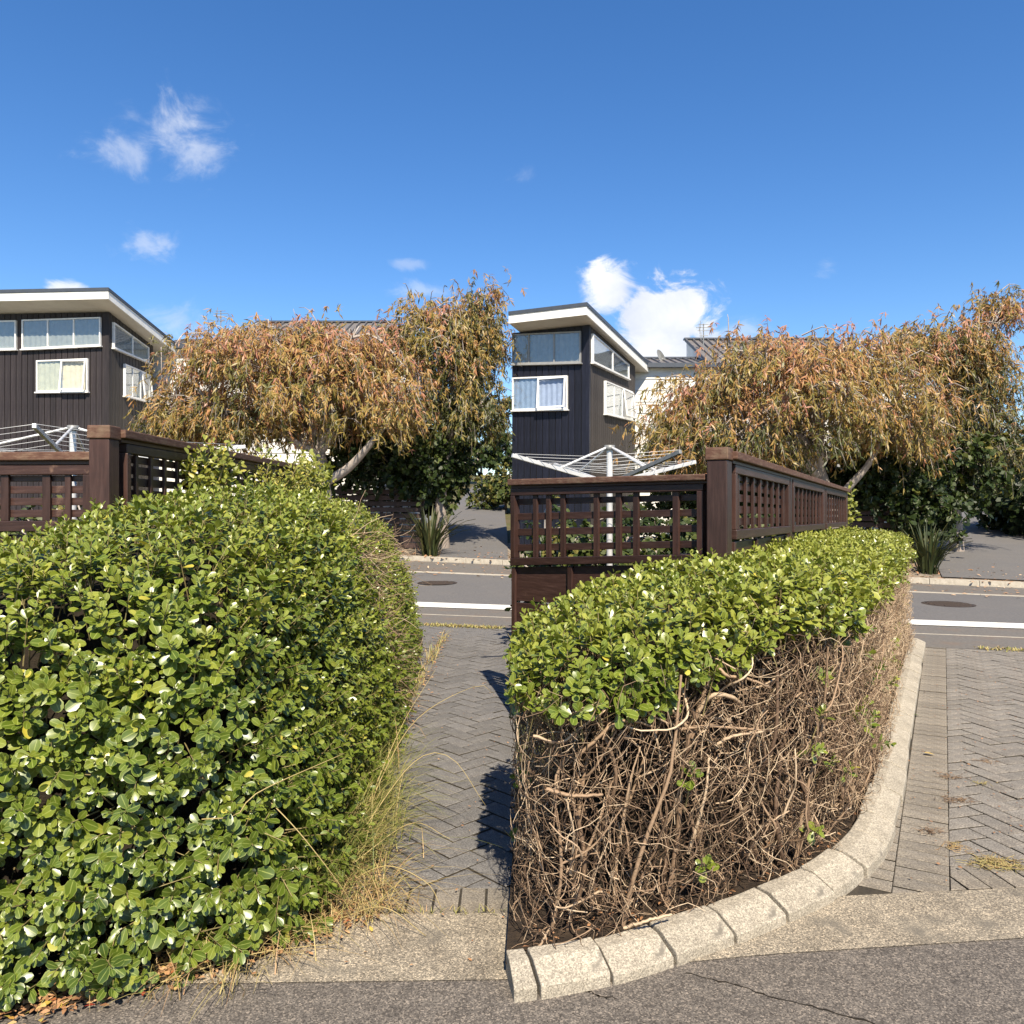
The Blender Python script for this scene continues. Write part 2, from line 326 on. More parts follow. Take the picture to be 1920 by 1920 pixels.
def link(name, me, mat=None, parent=None):
    if mat is not None and len(me.materials) == 0: me.materials.append(M[mat] if isinstance(mat, str) else mat)
    o = bpy.data.objects.new(name, me); COL.objects.link(o)
    return parent_to(o, parent)


def mesh_np(name, V, Fa, uv=None, tint=None, smooth=False):
    """V (n,3), Fa (m,k): one mesh; uv per vertex (n,2); tint per vertex (n,)."""
    V = np.asarray(V, dtype=np.float32); Fa = np.asarray(Fa, dtype=np.int32)
    me = bpy.data.meshes.new(name); m, k = Fa.shape
    me.vertices.add(len(V)); me.vertices.foreach_set('co', V.ravel())
    me.loops.add(m * k); me.loops.foreach_set('vertex_index', Fa.ravel())
    me.polygons.add(m); me.polygons.foreach_set('loop_start', np.arange(0, m * k, k, dtype=np.int32))
    if smooth: me.polygons.foreach_set('use_smooth', np.ones(m, dtype=bool))
    if uv is not None:
        l = me.uv_layers.new(name='UVMap'); l.data.foreach_set('uv', np.asarray(uv, dtype=np.float32)[Fa.ravel()].ravel())
    if tint is not None:
        a = me.attributes.new('tint', 'FLOAT', 'POINT'); a.data.foreach_set('value', np.asarray(tint, dtype=np.float32))
    me.update(calc_edges=True)
    return me


def mesh_py(name, V, Fl, smooth=False):
    me = bpy.data.meshes.new(name); me.from_pydata([tuple(float(c) for c in v) for v in V], [], Fl); me.update()
    if smooth:
        for p in me.polygons: p.use_smooth = True
    return me


HEX = [(0, 3, 2, 1), (4, 5, 6, 7), (0, 1, 5, 4), (1, 2, 6, 5), (2, 3, 7, 6), (3, 0, 4, 7)]
def hexa(name, c8, mat, parent=None, bevel=0.0):
    """c8: bottom four corners counter-clockwise, then top four; mesh origin at its centre."""
    c8 = [Vector(c) for c in c8]
    cen = sum(c8, Vector()) / 8
    o = link(name, mesh_py(name, [c - cen for c in c8], HEX), mat, parent)
    o.location = cen
    if bevel:
        b = o.modifiers.new('bevel', 'BEVEL'); b.width = bevel; b.segments = 2; b.limit_method = 'NONE'
    return o


def bar(name, a, b, side, w, up, h, mat, parent=None, bevel=0.0):
    """box from a to b; side/up unit vectors; w,h full sizes."""
    a, b, side, up = Vector(a), Vector(b), Vector(side).normalized(), Vector(up).normalized()
    s, u = side * w / 2, up * h / 2
    c8 = [a - s - u, a + s - u, b + s - u, b - s - u, a - s + u, a + s + u, b + s + u, b - s + u]
    return hexa(name, c8, mat, parent, bevel)


def boxes_mesh(name, list_c8, mat, parent=None):
    V, Fl = [], []
    for c8 in list_c8:
        k = len(V); V += [tuple(c) for c in c8]; Fl += [tuple(i + k for i in f) for f in HEX]
    return link(name, mesh_py(name, V, Fl), mat, parent)


def unit(a):
    a = np.asarray(a, float); return a / np.maximum(np.linalg.norm(a, axis=-1, keepdims=True), 1e-9)


def tubes_np(P, R, S=4, tint=None, cap=True):
    """P (N,K,3) polylines, R (N,K) radii -> V, F(quads), tint."""
    N, K, _ = P.shape
    T = np.empty_like(P); T[:, 1:-1] = P[:, 2:] - P[:, :-2]; T[:, 0] = P[:, 1] - P[:, 0]; T[:, -1] = P[:, -1] - P[:, -2]
    T = unit(T)
    ref = unit(rng.normal(size=(N, 1, 3)))
    A = np.cross(T, np.broadcast_to(ref, T.shape)); A = unit(A); B = np.cross(T, A)
    ang = np.arange(S) * 2 * np.pi / S
    V = P[:, :, None, :] + R[:, :, None, None] * (A[:, :, None, :] * np.cos(ang)[None, None, :, None] + B[:, :, None, :] * np.sin(ang)[None, None, :, None])
    idx = np.arange(N * K * S).reshape(N, K, S); nx = np.roll(idx, -1, axis=2)
    Q = np.stack([idx[:, :-1], nx[:, :-1], nx[:, 1:], idx[:, 1:]], axis=-1).reshape(-1, 4)
    if cap and S == 4:
        Q = np.concatenate([Q, idx[:, -1, ::-1].reshape(-1, 4) if False else idx[:, -1].reshape(-1, 4)])
    tv = None if tint is None else np.repeat(tint, K * S)
    return V.reshape(-1, 3), Q, tv


def tube(name, pts, radii, mat, parent=None, S=8, tint=0.5):
    P = np.asarray(pts, float)[None]; R = np.broadcast_to(np.asarray(radii, float), (P.shape[1],))[None]
    V, Q, tv = tubes_np(P, R, S, np.array([tint]), cap=(S == 4))
    me = mesh_np(name, V, Q, None, tv, True)
    return link(name, me, mat, parent)


def curve_pts(ctrl, n):
    """Catmull-Rom through ctrl, n points evenly in arc length."""
    c = np.asarray(ctrl, float); c = np.vstack([2 * c[0] - c[1], c, 2 * c[-1] - c[-2]])
    out = []
    for i in range(1, len(c) - 2):
        t = np.linspace(0, 1, 24, endpoint=False)[:, None]
        p0, p1, p2, p3 = c[i - 1], c[i], c[i + 1], c[i + 2]
        out.append(0.5 * ((2 * p1) + (-p0 + p2) * t + (2 * p0 - 5 * p1 + 4 * p2 - p3) * t ** 2 + (-p0 + 3 * p1 - 3 * p2 + p3) * t ** 3))
    out = np.vstack(out + [c[-2][None]])
    s = np.concatenate([[0], np.cumsum(np.linalg.norm(np.diff(out, axis=0), axis=1))])
    q = np.linspace(0, s[-1], n)
    return np.stack([np.interp(q, s, out[:, k]) for k in range(out.shape[1])], axis=1)


# leaf templates: x across (-.5...5), y along (0..1), z cup
def leaf_template(rows, widths, cup=0.10, curl=0.12, tri=False):
    V, UV = [], []
    for r, w in zip(rows, widths):
        for a in (-1, 0, 1):
            V.append((a * w / 2, r, cup * (a * a) * w - curl * r * r)); UV.append((0.5 + a / 2, r))
    Q = []
    for i in range(len(rows) - 1):
        for a in range(2):
            k = i * 3 + a; Q.append((k, k + 1, k + 4, k + 3))
    return np.array(V), np.array(Q), np.array(UV)
LEAF_HI = leaf_template([0, 0.14, 0.36, 0.62, 0.84, 0.96, 1.0], [0.05, 0.25, 0.5, 0.64, 0.56, 0.34, 0.10])
LEAF_MID = leaf_template([0, 0.3, 0.62, 0.9, 1.0], [0.08, 0.46, 0.64, 0.44, 0.12])
LEAF_LO = leaf_template([0, 0.5, 1.0], [0.14, 0.66, 0.3])
LEAF_FAR = (np.array([(-0.06, 0, 0), (0.06, 0, 0), (-0.33, 0.55, 0.05), (0.33, 0.55, 0.05), (-0.12, 1.0, -0.06), (0.12, 1.0, -0.06)]), np.array([(0, 1, 3, 2), (2, 3, 5, 4)]),
            np.array([(0, 0), (1, 0), (0, .55), (1, .55), (0, 1), (1, 1)]))
LANCE = (np.array([(-0.03, 0, 0), (0.03, 0, 0), (-0.10, 0.45, 0.02), (0.10, 0.45, 0.02), (-0.012, 1.0, -0.10), (0.012, 1.0, -0.10)]), np.array([(0, 1, 3, 2), (2, 3, 5, 4)]),
         np.array([(0, 0), (1, 0), (0, .45), (1, .45), (0, 1), (1, 1)]))


def leaves_np(tpl, O, L, Nn, s, wf, tint):
    """Place one template on every (origin, along, normal, size)."""
    tv, tq, tu = tpl
    Xa = unit(np.cross(L, Nn)); Z = np.cross(Xa, L)
    V = O[:, None, :] + s[:, None, None] * (tv[None, :, 0:1] * wf[:, None, None] * Xa[:, None, :] + tv[None, :, 1:2] * L[:, None, :] + tv[None, :, 2:3] * Z[:, None, :])
    n, m = len(O), len(tv)
    Q = (tq[None] + (np.arange(n) * m)[:, None, None]).reshape(-1, tq.shape[1])
    return V.reshape(-1, 3), Q, np.tile(tu, (n, 1)), np.repeat(tint, m)


def join_np(parts):
    V, Q, U, T, k = [], [], [], [], 0
    for (v, q, u, t) in parts:
        V.append(v); Q.append(q + k); U.append(u); T.append(t); k += len(v)
    return np.vstack(V), np.vstack(Q), np.vstack(U), np.concatenate(T)


def at(px, py, Y):
    return np.array([(px - CX) / F * Y, Y, CH - (py - CY) / F * Y])


def snoise(P, f, seed=0):
    """cheap smooth noise of points, about -1..1"""
    r = np.random.default_rng(seed); s = 0
    for k in range(5):
        d = r.normal(size=3) * f * (1 + 0.5 * k); s = s + np.sin(P @ d + r.uniform(0, 6.28)) / (1 + 0.35 * k)
    return s / 2.4

# ------------------------------------------------------------------ terrain and street
P0 = np.array([-1.56, 12.15]); DD = np.array([0.9632, -0.2686]); NN = np.array([0.2686, 0.9632])
U30 = np.array([0.4874, 0.8732]); V30 = np.array([0.8732, -0.4874])     # grid of the right-hand plot

def s_of(X, Y): return (X - P0[0]) * NN[0] + (Y - P0[1]) * NN[1]

def hgt(X, Y):
    X = np.asarray(X, float); Y = np.asarray(Y, float); s = s_of(X, Y)
    zs = np.clip(0.237 - 0.0252 * (X + 1.3), -0.15, 0.6)
    z = np.where(s < 0, 0.0, np.where(s < 6.2, zs * s / 6.2, zs + 0.085 * np.minimum(s - 6.2, 55)))
    return z

def grid_sheet(name, XY, mat, off=0.0, parent=None, kind='structure'):
    """XY (a,b,2) grid of plan points laid on the terrain."""
    a, b, _ = XY.shape
    Z = hgt(XY[..., 0], XY[..., 1]) + off
    V = np.concatenate([XY, Z[..., None]], axis=-1).reshape(-1, 3)
    i = np.arange(a * b).reshape(a, b)
    Q = np.stack([i[:-1, :-1], i[1:, :-1], i[1:, 1:], i[:-1, 1:]], -1).reshape(-1, 4)
    p = V[Q[0]]
    if np.cross(p[1] - p[0], p[2] - p[0])[2] < 0: Q = Q[:, ::-1]
    o = link(name, mesh_np(name, V, Q), mat, parent)
    if kind and parent is None: tag(o, kind=kind)
    return o

def street_band(name, s0, s1, t0, t1, mat, off, step=1.0):
    t = np.linspace(t0, t1, int((t1 - t0) / step) + 2); s = np.linspace(s0, s1, max(2, int((s1 - s0) / step) + 2))
    XY = P0[None, None] + t[:, None, None] * DD + s[None, :, None] * NN
    return grid_sheet(name, XY, mat, off)

gx = np.arange(-90, 91, 1.0); gy = np.arange(-15, 141, 1.0)
grid_sheet('ground', np.stack(np.meshgrid(gx, gy, indexing='ij'), -1), 'ground', -0.07)
street_band('footpath', -1.95, -1.0, -24, 34, 'gutter_asphalt', 0.000)
street_band('footpath_joint', -1.0, -0.94, -24, 34, 'pale_concrete', 0.001)
street_band('street_edge', -0.94, -0.22, -24, 34, 'gutter_asphalt', -0.002)
street_band('edge_line', -0.22, 0.26, -24, 34, 'white_paint', 0.006)
street_band('street', 0.26, 3.95, -24, 34, 'asphalt', 0.0)
street_band('channel', 3.95, 4.2, -24, 34, 'pale_concrete', 0.002)
street_band('parking_lane', 4.2, 6.04, -24, 34, 'gutter_asphalt', 0.0)
street_band('verge', 6.22, 9.5, -24, 34, 'verge', 0.075)

# far kerb: blocks
fk = tag(bpy.data.objects.new('far_kerb', None), kind='structure'); COL.objects.link(fk)
t = -12.0
while t < 24:
    L_ = 0.9
    a = P0 + DD * (t + 0.006) + NN * 6.13; b = P0 + DD * (t + L_ - 0.006) + NN * 6.13
    za, zb = float(hgt(*a)), float(hgt(*b))
    bar('kerb_stone', (a[0], a[1], za + 0.03), (b[0], b[1], zb + 0.03), (NN[0], NN[1], 0), 0.17, (0, 0, 1), 0.16, 'pale_concrete', fk)
    t += L_

def drive(name, left, right, n=40):
    l = curve_pts(left, n); r = curve_pts(right, n)
    f = np.linspace(0, 1, 6)[None, :, None]
    return grid_sheet(name, l[:, None] * (1 - f) + r[:, None] * f, 'asphalt', 0.10)
drive('far_driveway', [(-1.75, 18.7), (-2.05, 24), (-2.5, 34), (-2.6, 52)], [(-0.1, 18.3), (-0.15, 24), (-0.3, 34), (-0.2, 52)])
drive('far_driveway', [(8.9, 16.0), (10.9, 20), (16.2, 29), (26, 46)], [(12.8, 14.9), (14.2, 18.6), (17.6, 27), (28.5, 44)])

def flat(name, pts, z, mat, kind='structure', parent=None):
    o = link(name, mesh_py(name, [(x, y, z) for x, y in pts], [tuple(range(len(pts)))]), mat, parent)
    if kind and parent is None: tag(o, kind=kind)
    return o

STRIP_BOT = [(-9, 2.40), (-1, 2.44), (0, 2.462), (0.85, 2.60), (1.74, 2.695), (3, 2.84), (12, 3.9)]
STRIP_TOP = [(-9, 2.83), (-1, 2.852), (0, 2.868), (1.30, 2.995), (2.03, 3.06), (3, 3.15), (12, 4.1)]
def yline(poly, x): return np.interp(x, [p[0] for p in poly], [p[1] for p in poly])
# the foreground asphalt and the dished concrete strip beside it, fine strips of quads
def between(name, lo, hi, xs, z, mat):
    V = [(x, float(lo(x)), z) for x in xs] + [(x, float(hi(x)), z) for x in xs]; n = len(xs)
    o = link(name, mesh_py(name, V, [(i, i + 1, n + i + 1, n + i) for i in range(n - 1)]), mat)
    return tag(o, kind='structure')
XS = np.linspace(-9, 12, 211)
between('road', lambda x: -8.0, lambda x: yline(STRIP_BOT, x) + 0.06, XS, 0.0, 'asphalt_near')
between('concrete_strip', lambda x: yline(STRIP_BOT, x), lambda x: yline(STRIP_TOP, x), XS, 0.004, 'concrete_strip')
# cracks sawn and torn in the foreground asphalt
def crack(pts, w=0.006):
    P = curve_pts(pts, 30); P[1:-1] += rng.normal(0, 0.004, P[1:-1].shape)
    V, n = [], len(P)
    for i in range(n):
        ww = w * (0.35 + 0.9 * rng.random()); V += [(P[i, 0], P[i, 1] - ww / 2, 0.0015), (P[i, 0] + ww * 0.3, P[i, 1] + ww / 2, 0.0015)]
    tag(link('road_crack', mesh_py('road_crack', V, [(2 * i, 2 * i + 2, 2 * i + 3, 2 * i + 1) for i in range(n - 1)]), 'hedge_core'), kind='structure')
crack([(0.56, 2.50), (0.70, 2.44), (0.82, 2.37), (0.95, 2.31), (1.08, 2.24)], 0.007)
crack([(0.18, 2.43), (0.24, 2.40), (0.27, 2.38), (0.32, 2.37)], 0.005)

# ------------------------------------------------------------------ paving
def clip_poly(poly, planes):
    for (nx, ny, c) in planes:            # keep nx*x+ny*y >= c
        out = []
        for i in range(len(poly)):
            a, b = poly[i], poly[(i + 1) % len(poly)]
            da, db = nx * a[0] + ny * a[1] - c, nx * b[0] + ny * b[1] - c
            if da >= 0: out.append(a)
            if (da >= 0) != (db >= 0):
                f = da / (da - db); out.append((a[0] + f * (b[0] - a[0]), a[1] + f * (b[1] - a[1])))
        poly = out
        if len(poly) < 3: return []
    return poly

def area(poly):
    return 0.5 * sum(poly[i][0] * poly[(i + 1) % len(poly)][1] - poly[(i + 1) % len(poly)][0] * poly[i][1] for i in range(len(poly)))

def paver_geo(poly, top=0.0, bev=0.0028, dep=0.05):
    """prism with a chamfered top, centred; poly counter-clockwise"""
    if area(poly) < 0: poly = poly[::-1]
    c = (sum(p[0] for p in poly) / len(poly), sum(p[1] for p in poly) / len(poly)); n = len(poly)
    V = []
    for z, ins in ((top - dep, 0), (top - bev * 0.8, 0), (top, bev)):
        for p in poly:
            dx, dy = p[0] - c[0], p[1] - c[1]; r = math.hypot(dx, dy) or 1
            k = max(0.2, 1 - ins * 1.35 / r); V.append((dx * k, dy * k, z))
    Fl = [tuple(range(2 * n, 3 * n))]
    for l in range(2):
        for i in range(n): Fl.append((l * n + i, l * n + (i + 1) % n, (l + 1) * n + (i + 1) % n, (l + 1) * n + i))
    return c, V, Fl

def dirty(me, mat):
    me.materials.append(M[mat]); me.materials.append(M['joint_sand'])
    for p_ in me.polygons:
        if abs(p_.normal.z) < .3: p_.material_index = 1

def lay(parent, rects, planes, mat, most=300):
    """rects: list of 4-corner polygons (plan); nearest are parts, the rest one joined part."""
    cells = []
    for r, key in rects:
        p = clip_poly(r, planes)
        if len(p) >= 3 and abs(area(p)) > 0.0012: cells.append((p, key if abs(abs(area(p)) - abs(area(r))) < 1e-6 else None))
    cells.sort(key=lambda c: sum(q[1] for q in c[0]) / len(c[0]))
    shared = {}
    for p, key in cells[:most]:
        c, V, Fl = paver_geo(p)
        if key is not None:
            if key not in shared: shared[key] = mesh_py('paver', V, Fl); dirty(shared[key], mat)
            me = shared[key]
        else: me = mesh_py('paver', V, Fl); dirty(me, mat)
        o = bpy.data.objects.new('paver', me); COL.objects.link(o); o.parent = parent
        o.location = (c[0], c[1], rng.normal(0, 0.0016)); o.rotation_euler = (rng.normal(0, 0.007), rng.normal(0, 0.007), rng.normal(0, 0.008))
    if len(cells) > most:
        AV, AF = [], []
        for p, key in cells[most:]:
            c, V, Fl = paver_geo(p, rng.normal(0, 0.0016)); k = len(AV)
            AV += [(c[0] + v[0], c[1] + v[1], v[2]) for v in V]; AF += [tuple(i + k for i in f) for f in Fl]
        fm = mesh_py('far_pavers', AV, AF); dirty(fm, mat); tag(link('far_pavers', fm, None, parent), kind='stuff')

def herringbone(origin, e1, x0, x1, y0, y1, w=0.1, gap=0.0085):
    e1 = np.asarray(e1); e2 = np.array([-e1[1], e1[0]]); out = []
    for x in range(x0, x1):
        for y in range(y0, y1):
            s = (x - y) % 4
            if s == 0: a, b, c, d, key = x, y, x + 2, y + 1, 'h'
            elif s == 3: a, b, c, d, key = x, y, x + 1, y + 2, 'v'
            else: continue
            q = [(a * w + gap / 2, b * w + gap / 2), (c * w - gap / 2, b * w + gap / 2), (c * w - gap / 2, d * w - gap / 2), (a * w + gap / 2, d * w - gap / 2)]
            out.append(([tuple(origin + e1 * u + e2 * v) for u, v in q], key))
    return out

def rect_course(origin, e1, e2, n, wid, length, gap=0.0085, gap2=0.003, key='r', start=0):
    e1, e2 = np.asarray(e1), np.asarray(e2); out = []
    for i in range(start, start + n):
        q = [(i * wid + gap / 2, gap2 / 2), ((i + 1) * wid - gap / 2, gap2 / 2), ((i + 1) * wid - gap / 2, length - gap2 / 2), (i * wid + gap / 2, length - gap2 / 2)]
        out.append(([tuple(origin + e1 * u + e2 * v) for u, v in q], key))
    return out

# left path, paved between the two hedges
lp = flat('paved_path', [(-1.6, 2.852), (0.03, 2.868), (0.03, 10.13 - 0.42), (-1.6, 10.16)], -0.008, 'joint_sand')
e = np.array([math.cos(math.radians(44)), math.sin(math.radians(44))])
end_pl = (-NN[0], -NN[1], -(NN @ P0 - 1.96))
lay(lp, rect_course(np.array([-1.3, 2.858]), (1, 0.012), (0, 1), 14, 0.1, 0.2) , [(-1, 0, -0.02)], 'paver_header')
lay(lp, herringbone(np.array([-0.6, 3.0]), e, -14, 80, -30, 80, w=0.116), [(1, 0, -1.25), (-1, 0, -0.02), (0, 1, 3.065), end_pl], 'paver')
# right driveway
KL = np.array([2.295, 4.485])                 # a point on the straight outer line of the kerb
HL = KL + V30 * 0.203                         # joint line between header course and herringbone
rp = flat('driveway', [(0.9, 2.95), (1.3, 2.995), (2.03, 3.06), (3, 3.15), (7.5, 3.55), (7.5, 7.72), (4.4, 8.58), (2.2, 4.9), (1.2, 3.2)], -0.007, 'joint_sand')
strip_pl = lambda off: (-0.0897, 0.996, 0.996 * (2.878 + off))
lay(rp, [r for r in rect_course(HL, U30, -V30, 76, 0.1, 0.2, start=-17)], [strip_pl(0.01), end_pl], 'paver_header')
for col in (1, 2, 3):
    lay(rp, [r for r in rect_course(HL - V30 * 0.2 * col + U30 * (0.04 * col), U30, -V30, 14 - 2 * col, 0.1, 0.2, start=-17)], [strip_pl(0.01), end_pl], 'paver_header')
lay(rp, [r for r in rect_course(np.array([1.6, 2.878 + 0.09 * 1.6 + 0.012]), (0.996, 0.0897), (-0.0897, 0.996), 40, 0.1, 0.2)], [(V30[0], V30[1], V30 @ HL + 0.003)], 'paver_header')
e45 = (U30 + V30) / math.sqrt(2)
lay(rp, herringbone(HL + U30 * 0.05, e45, -50, 60, -50, 55, w=0.11), [(V30[0], V30[1], V30 @ HL + 0.001), strip_pl(0.215), end_pl, (-1, 0.70, -0.5)], 'paver_warm')

# kerb round the right-hand bed
KP = curve_pts([(-0.28, 2.29), (0.0, 2.339), (0.093, 2.36), (0.356, 2.444), (0.618, 2.575), (0.828, 2.69), (1.073, 2.845), (1.279, 2.99), (1.474, 3.18), (1.64, 3.38), (1.785, 3.6), (2.007, 3.976), (2.295, 4.485), (2.65, 5.12), (3.4, 6.46), (4.56, 8.53)], 400)
KP = KP[np.argmax(KP[:, 0] > -0.01):]
kt = np.gradient(KP, axis=0); kt = kt / np.linalg.norm(kt, axis=1, keepdims=True)
kn = np.stack([-kt[:, 1], kt[:, 0]], 1)        # inward (towards the bed)
ks = np.concatenate([[0], np.cumsum(np.linalg.norm(np.diff(KP, axis=0), axis=1))])
SEC = [(0.0, -0.05), (0.003, 0.036), (0.010, 0.044), (0.085, 0.076), (0.092, 0.078), (0.145, 0.079), (0.152, 0.073), (0.154, -0.05)]
kerb = tag(bpy.data.objects.new('kerb', None), kind='structure'); COL.objects.link(kerb)
joints = [0.0, 0.085]
while joints[-1] < ks[-1] - 0.5: joints.append(joints[-1] + (0.27 if joints[-1] < 2.2 else 0.42) + rng.normal(0, 0.012))
joints[-1] = ks[-1]
for i in range(len(joints) - 1):
    g = 0.0035 + 0.004 * rng.random(); st = np.linspace(joints[i] + g, joints[i + 1] - g, 5); V = []
    if i == 4: st = np.linspace(joints[i] + g, joints[i + 1] - 0.011, 5)
    sh, lift = rng.normal(0, 0.004), rng.normal(0, 0.0025)
    for q in st:
        p = np.array([np.interp(q, ks, KP[:, 0]), np.interp(q, ks, KP[:, 1])]); nn = np.array([np.interp(q, ks, kn[:, 0]), np.interp(q, ks, kn[:, 1])])
        for (o_, z) in SEC: V.append((*(p + nn * (o_ + sh)), z + lift + rng.normal(0, 0.0008)))
    m = len(SEC); Fl = [tuple(range(m))[::-1], tuple(4 * m + k for k in range(m))]
    for a in range(4):
        for k in range(m): Fl.append((a * m + k, a * m + (k + 1) % m, (a + 1) * m + (k + 1) % m, (a + 1) * m + k))
    c = np.mean(V, axis=0); me = mesh_py('kerb_stone', np.array(V) - c, Fl)
    o = link('kerb_stone', me, 'kerb', kerb); o.location = c
    bv = o.modifiers.new('bevel', 'BEVEL'); bv.width = 0.004; bv.segments = 2; bv.limit_method = 'ANGLE'; bv.angle_limit = math.radians(50)

# planting beds
inner = KP + kn * 0.135
flat('soil_bed', [(0.03, 4.2)] + [tuple(p) for p in inner[::8]] + [tuple(inner[-1]), (4.2, 8.9), (1.1, 4.5)], 0.045, 'soil')
flat('soil_bed', [(-3.7, 2.05), (-1.7, 2.18), (-1.25, 2.36), (-0.85, 2.55), (-0.66, 2.8), (-0.74, 3.4), (-0.85, 5), (-0.95, 8.2), (-1.1, 9.5), (-2.3, 9.8), (-3.7, 9)], 0.012, 'soil')

# manhole covers
def manhole(px, py, label, r=0.34):
    for Y in np.linspace(8, 18, 400):
        X = (px - CX) / F * Y
        if CH - (py - CY) / F * Y <= float(hgt(X, Y)): break
    z = float(hgt(X, Y)); root = thing('manhole_cover', label, 'manhole cover', (X, Y, z), 'manhole covers in the street')
    def disc(name, r0, r1, za, zb, n=40):
        V, Fl = [], []
        for rr, zz in ((r0, za), (r1, zb)):
            for k in range(n): V.append((X + rr * math.cos(k * 2 * math.pi / n), Y + rr * math.sin(k * 2 * math.pi / n), z + zz))
        for k in range(n): Fl.append((k, (k + 1) % n, n + (k + 1) % n, n + k))
        if r0 < 0.01: pass
        return V, Fl, n
    V, Fl, n = disc('frame', r * 1.12, r, 0.004, 0.012)
    link('frame', mesh_py('frame', V, Fl), 'iron', root)
    V = [(X + r * 0.97 * math.cos(k * 2 * math.pi / 40), Y + r * 0.97 * math.sin(k * 2 * math.pi / 40), z + 0.008) for k in range(40)]
    link('lid', mesh_py('lid', V, [tuple(range(40))]), 'iron', root)
    for k in range(5):
        yy = Y - r * 0.7 + k * r * 0.35; hw = math.sqrt(max(0.01, (r * 0.9) ** 2 - (yy - Y) ** 2))
        hexa('rib', [(X - hw, yy - .02, z + .007), (X + hw, yy - .02, z + .007), (X + hw, yy + .02, z + .007), (X - hw, yy + .02, z + .007),
                     (X - hw, yy - .02, z + .014), (X + hw, yy - .02, z + .014), (X + hw, yy + .02, z + .014), (X - hw, yy + .02, z + .014)], 'iron', root)
manhole(820, 1093, 'dark round manhole cover in the street beyond the overgrown hedge')
manhole(1778, 1133, 'dark round manhole cover in the street beyond the clipped hedge')

# ------------------------------------------------------------------ garden fences
def fence_leg(root, A, B, ztA, ztB, zbA, zbB, zg, panels, hslats, vslats, nrm, cap_over=0.0, lower=3, first_post=False):
    """Lattice over boarding from plan point A to B. Between u0..u1 of each panel: frame, slats, boards. nrm: outward normal (plan)."""
    A, B, nrm = np.asarray(A, float), np.asarray(B, float), np.asarray(nrm, float); L = np.linalg.norm(B - A)
    zt = lambda u: ztA + (ztB - ztA) * u
    zb = lambda u: zbA + (zbB - zbA) * u
    def P(u, f, o):
        xy = A + (B - A) * u + nrm * o; z0, z1 = zb(u), zt(u)
        z = z0 + (z1 - z0) * f if f >= 0 else zg + (z0 - zg) * (1 + f)
        return (xy[0], xy[1], z)
    def piece(name, u0, u1, f0, f1, o0, o1, mat='fence', bev=0.003):
        return hexa(name, [P(u0, f0, o1), P(u1, f0, o1), P(u1, f0, o0), P(u0, f0, o0), P(u0, f1, o1), P(u1, f1, o1), P(u1, f1, o0), P(u0, f1, o0)], mat, root, bev)
    Hh = ztA - zbA
    cap = 0.045 / Hh; rail = 0.05 / Hh
    piece('cap_rail', -0.004, 1.004, 1 - cap, 1.0, -0.055, 0.06, 'fence_cap', 0.006)
    piece('cap_moulding', 0.0, 1.0, 1 - cap - 0.022 / Hh, 1 - cap - 0.001, -0.03, 0.03, 'fence_rail')
    for (u0, u1) in panels:
        st = 0.042 / L
        fr_top = 1 - cap - 0.024 / Hh; fr_bot = -0.0
        piece('frame_rail', u0, u1, fr_top - rail, fr_top, -0.02, 0.034, 'fence_rail', 0.004)
        piece('frame_rail', u0, u1, 0.0, rail * 1.1, -0.02, 0.040, 'fence_rail', 0.004)
        piece('frame_stile', u0, u0 + st, rail * 1.1, fr_top - rail, -0.02, 0.036, 'fence', 0.004)
        piece('frame_stile', u1 - st, u1, rail * 1.1, fr_top - rail, -0.02, 0.036, 'fence', 0.004)
        a, b = u0 + st, u1 - st; lo, hi = rail * 1.1, fr_top - rail
        for (v, w) in vslats:
            c = a + (b - a) * v; w2 = w / L / 2
            piece('vertical_slat', c - w2, c + w2, lo, hi, 0.002, 0.020, 'fence', 0.002)
        for (h, w) in hslats:
            c = lo + (hi - lo) * h; w2 = w / Hh / 2
            piece('horizontal_slat', a, b, c - w2, c + w2, -0.019, -0.001, 'fence_rail', 0.002)
        # boarding below with a middle batten
        hb = (zbA - zg)
        for k in range(lower):
            f0, f1 = -1 + (k + 0.02) / lower, -1 + (k + 0.97) / lower
            piece('board', u0, u1, f0, min(f1, -0.012), -0.016, 0.006, 'fence_rail', 0.003)
        for v in (0.0, 0.36, 0.7, 1.0):
            c = min(max(u0 + (u1 - u0) * v, u0 + 0.022 / L), u1 - 0.022 / L)
            piece('batten', c - 0.02 / L, c + 0.02 / L, -0.98, -0.012, 0.008, 0.028, 'fence', 0.003)
    return P

def fence_post(root, c, half, e1, e2, z0, z1, cap=True, capz=0.07):
    c = np.asarray(c, float); e1, e2 = np.asarray(e1), np.asarray(e2)
    def ring(h, z): return [(*(c + e1 * sx * h + e2 * sy * h), z) for sx, sy in ((-1, -1), (1, -1), (1, 1), (-1, 1))]
    p = hexa('post', ring(half, z0) + ring(half, z1 - (capz if cap else 0)), 'fence', root, 0.006)
    if cap: hexa('post_cap', ring(half + 0.008, z1 - capz + 0.001) + ring(half + 0.006, z1), 'fence_cap', root, 0.006)

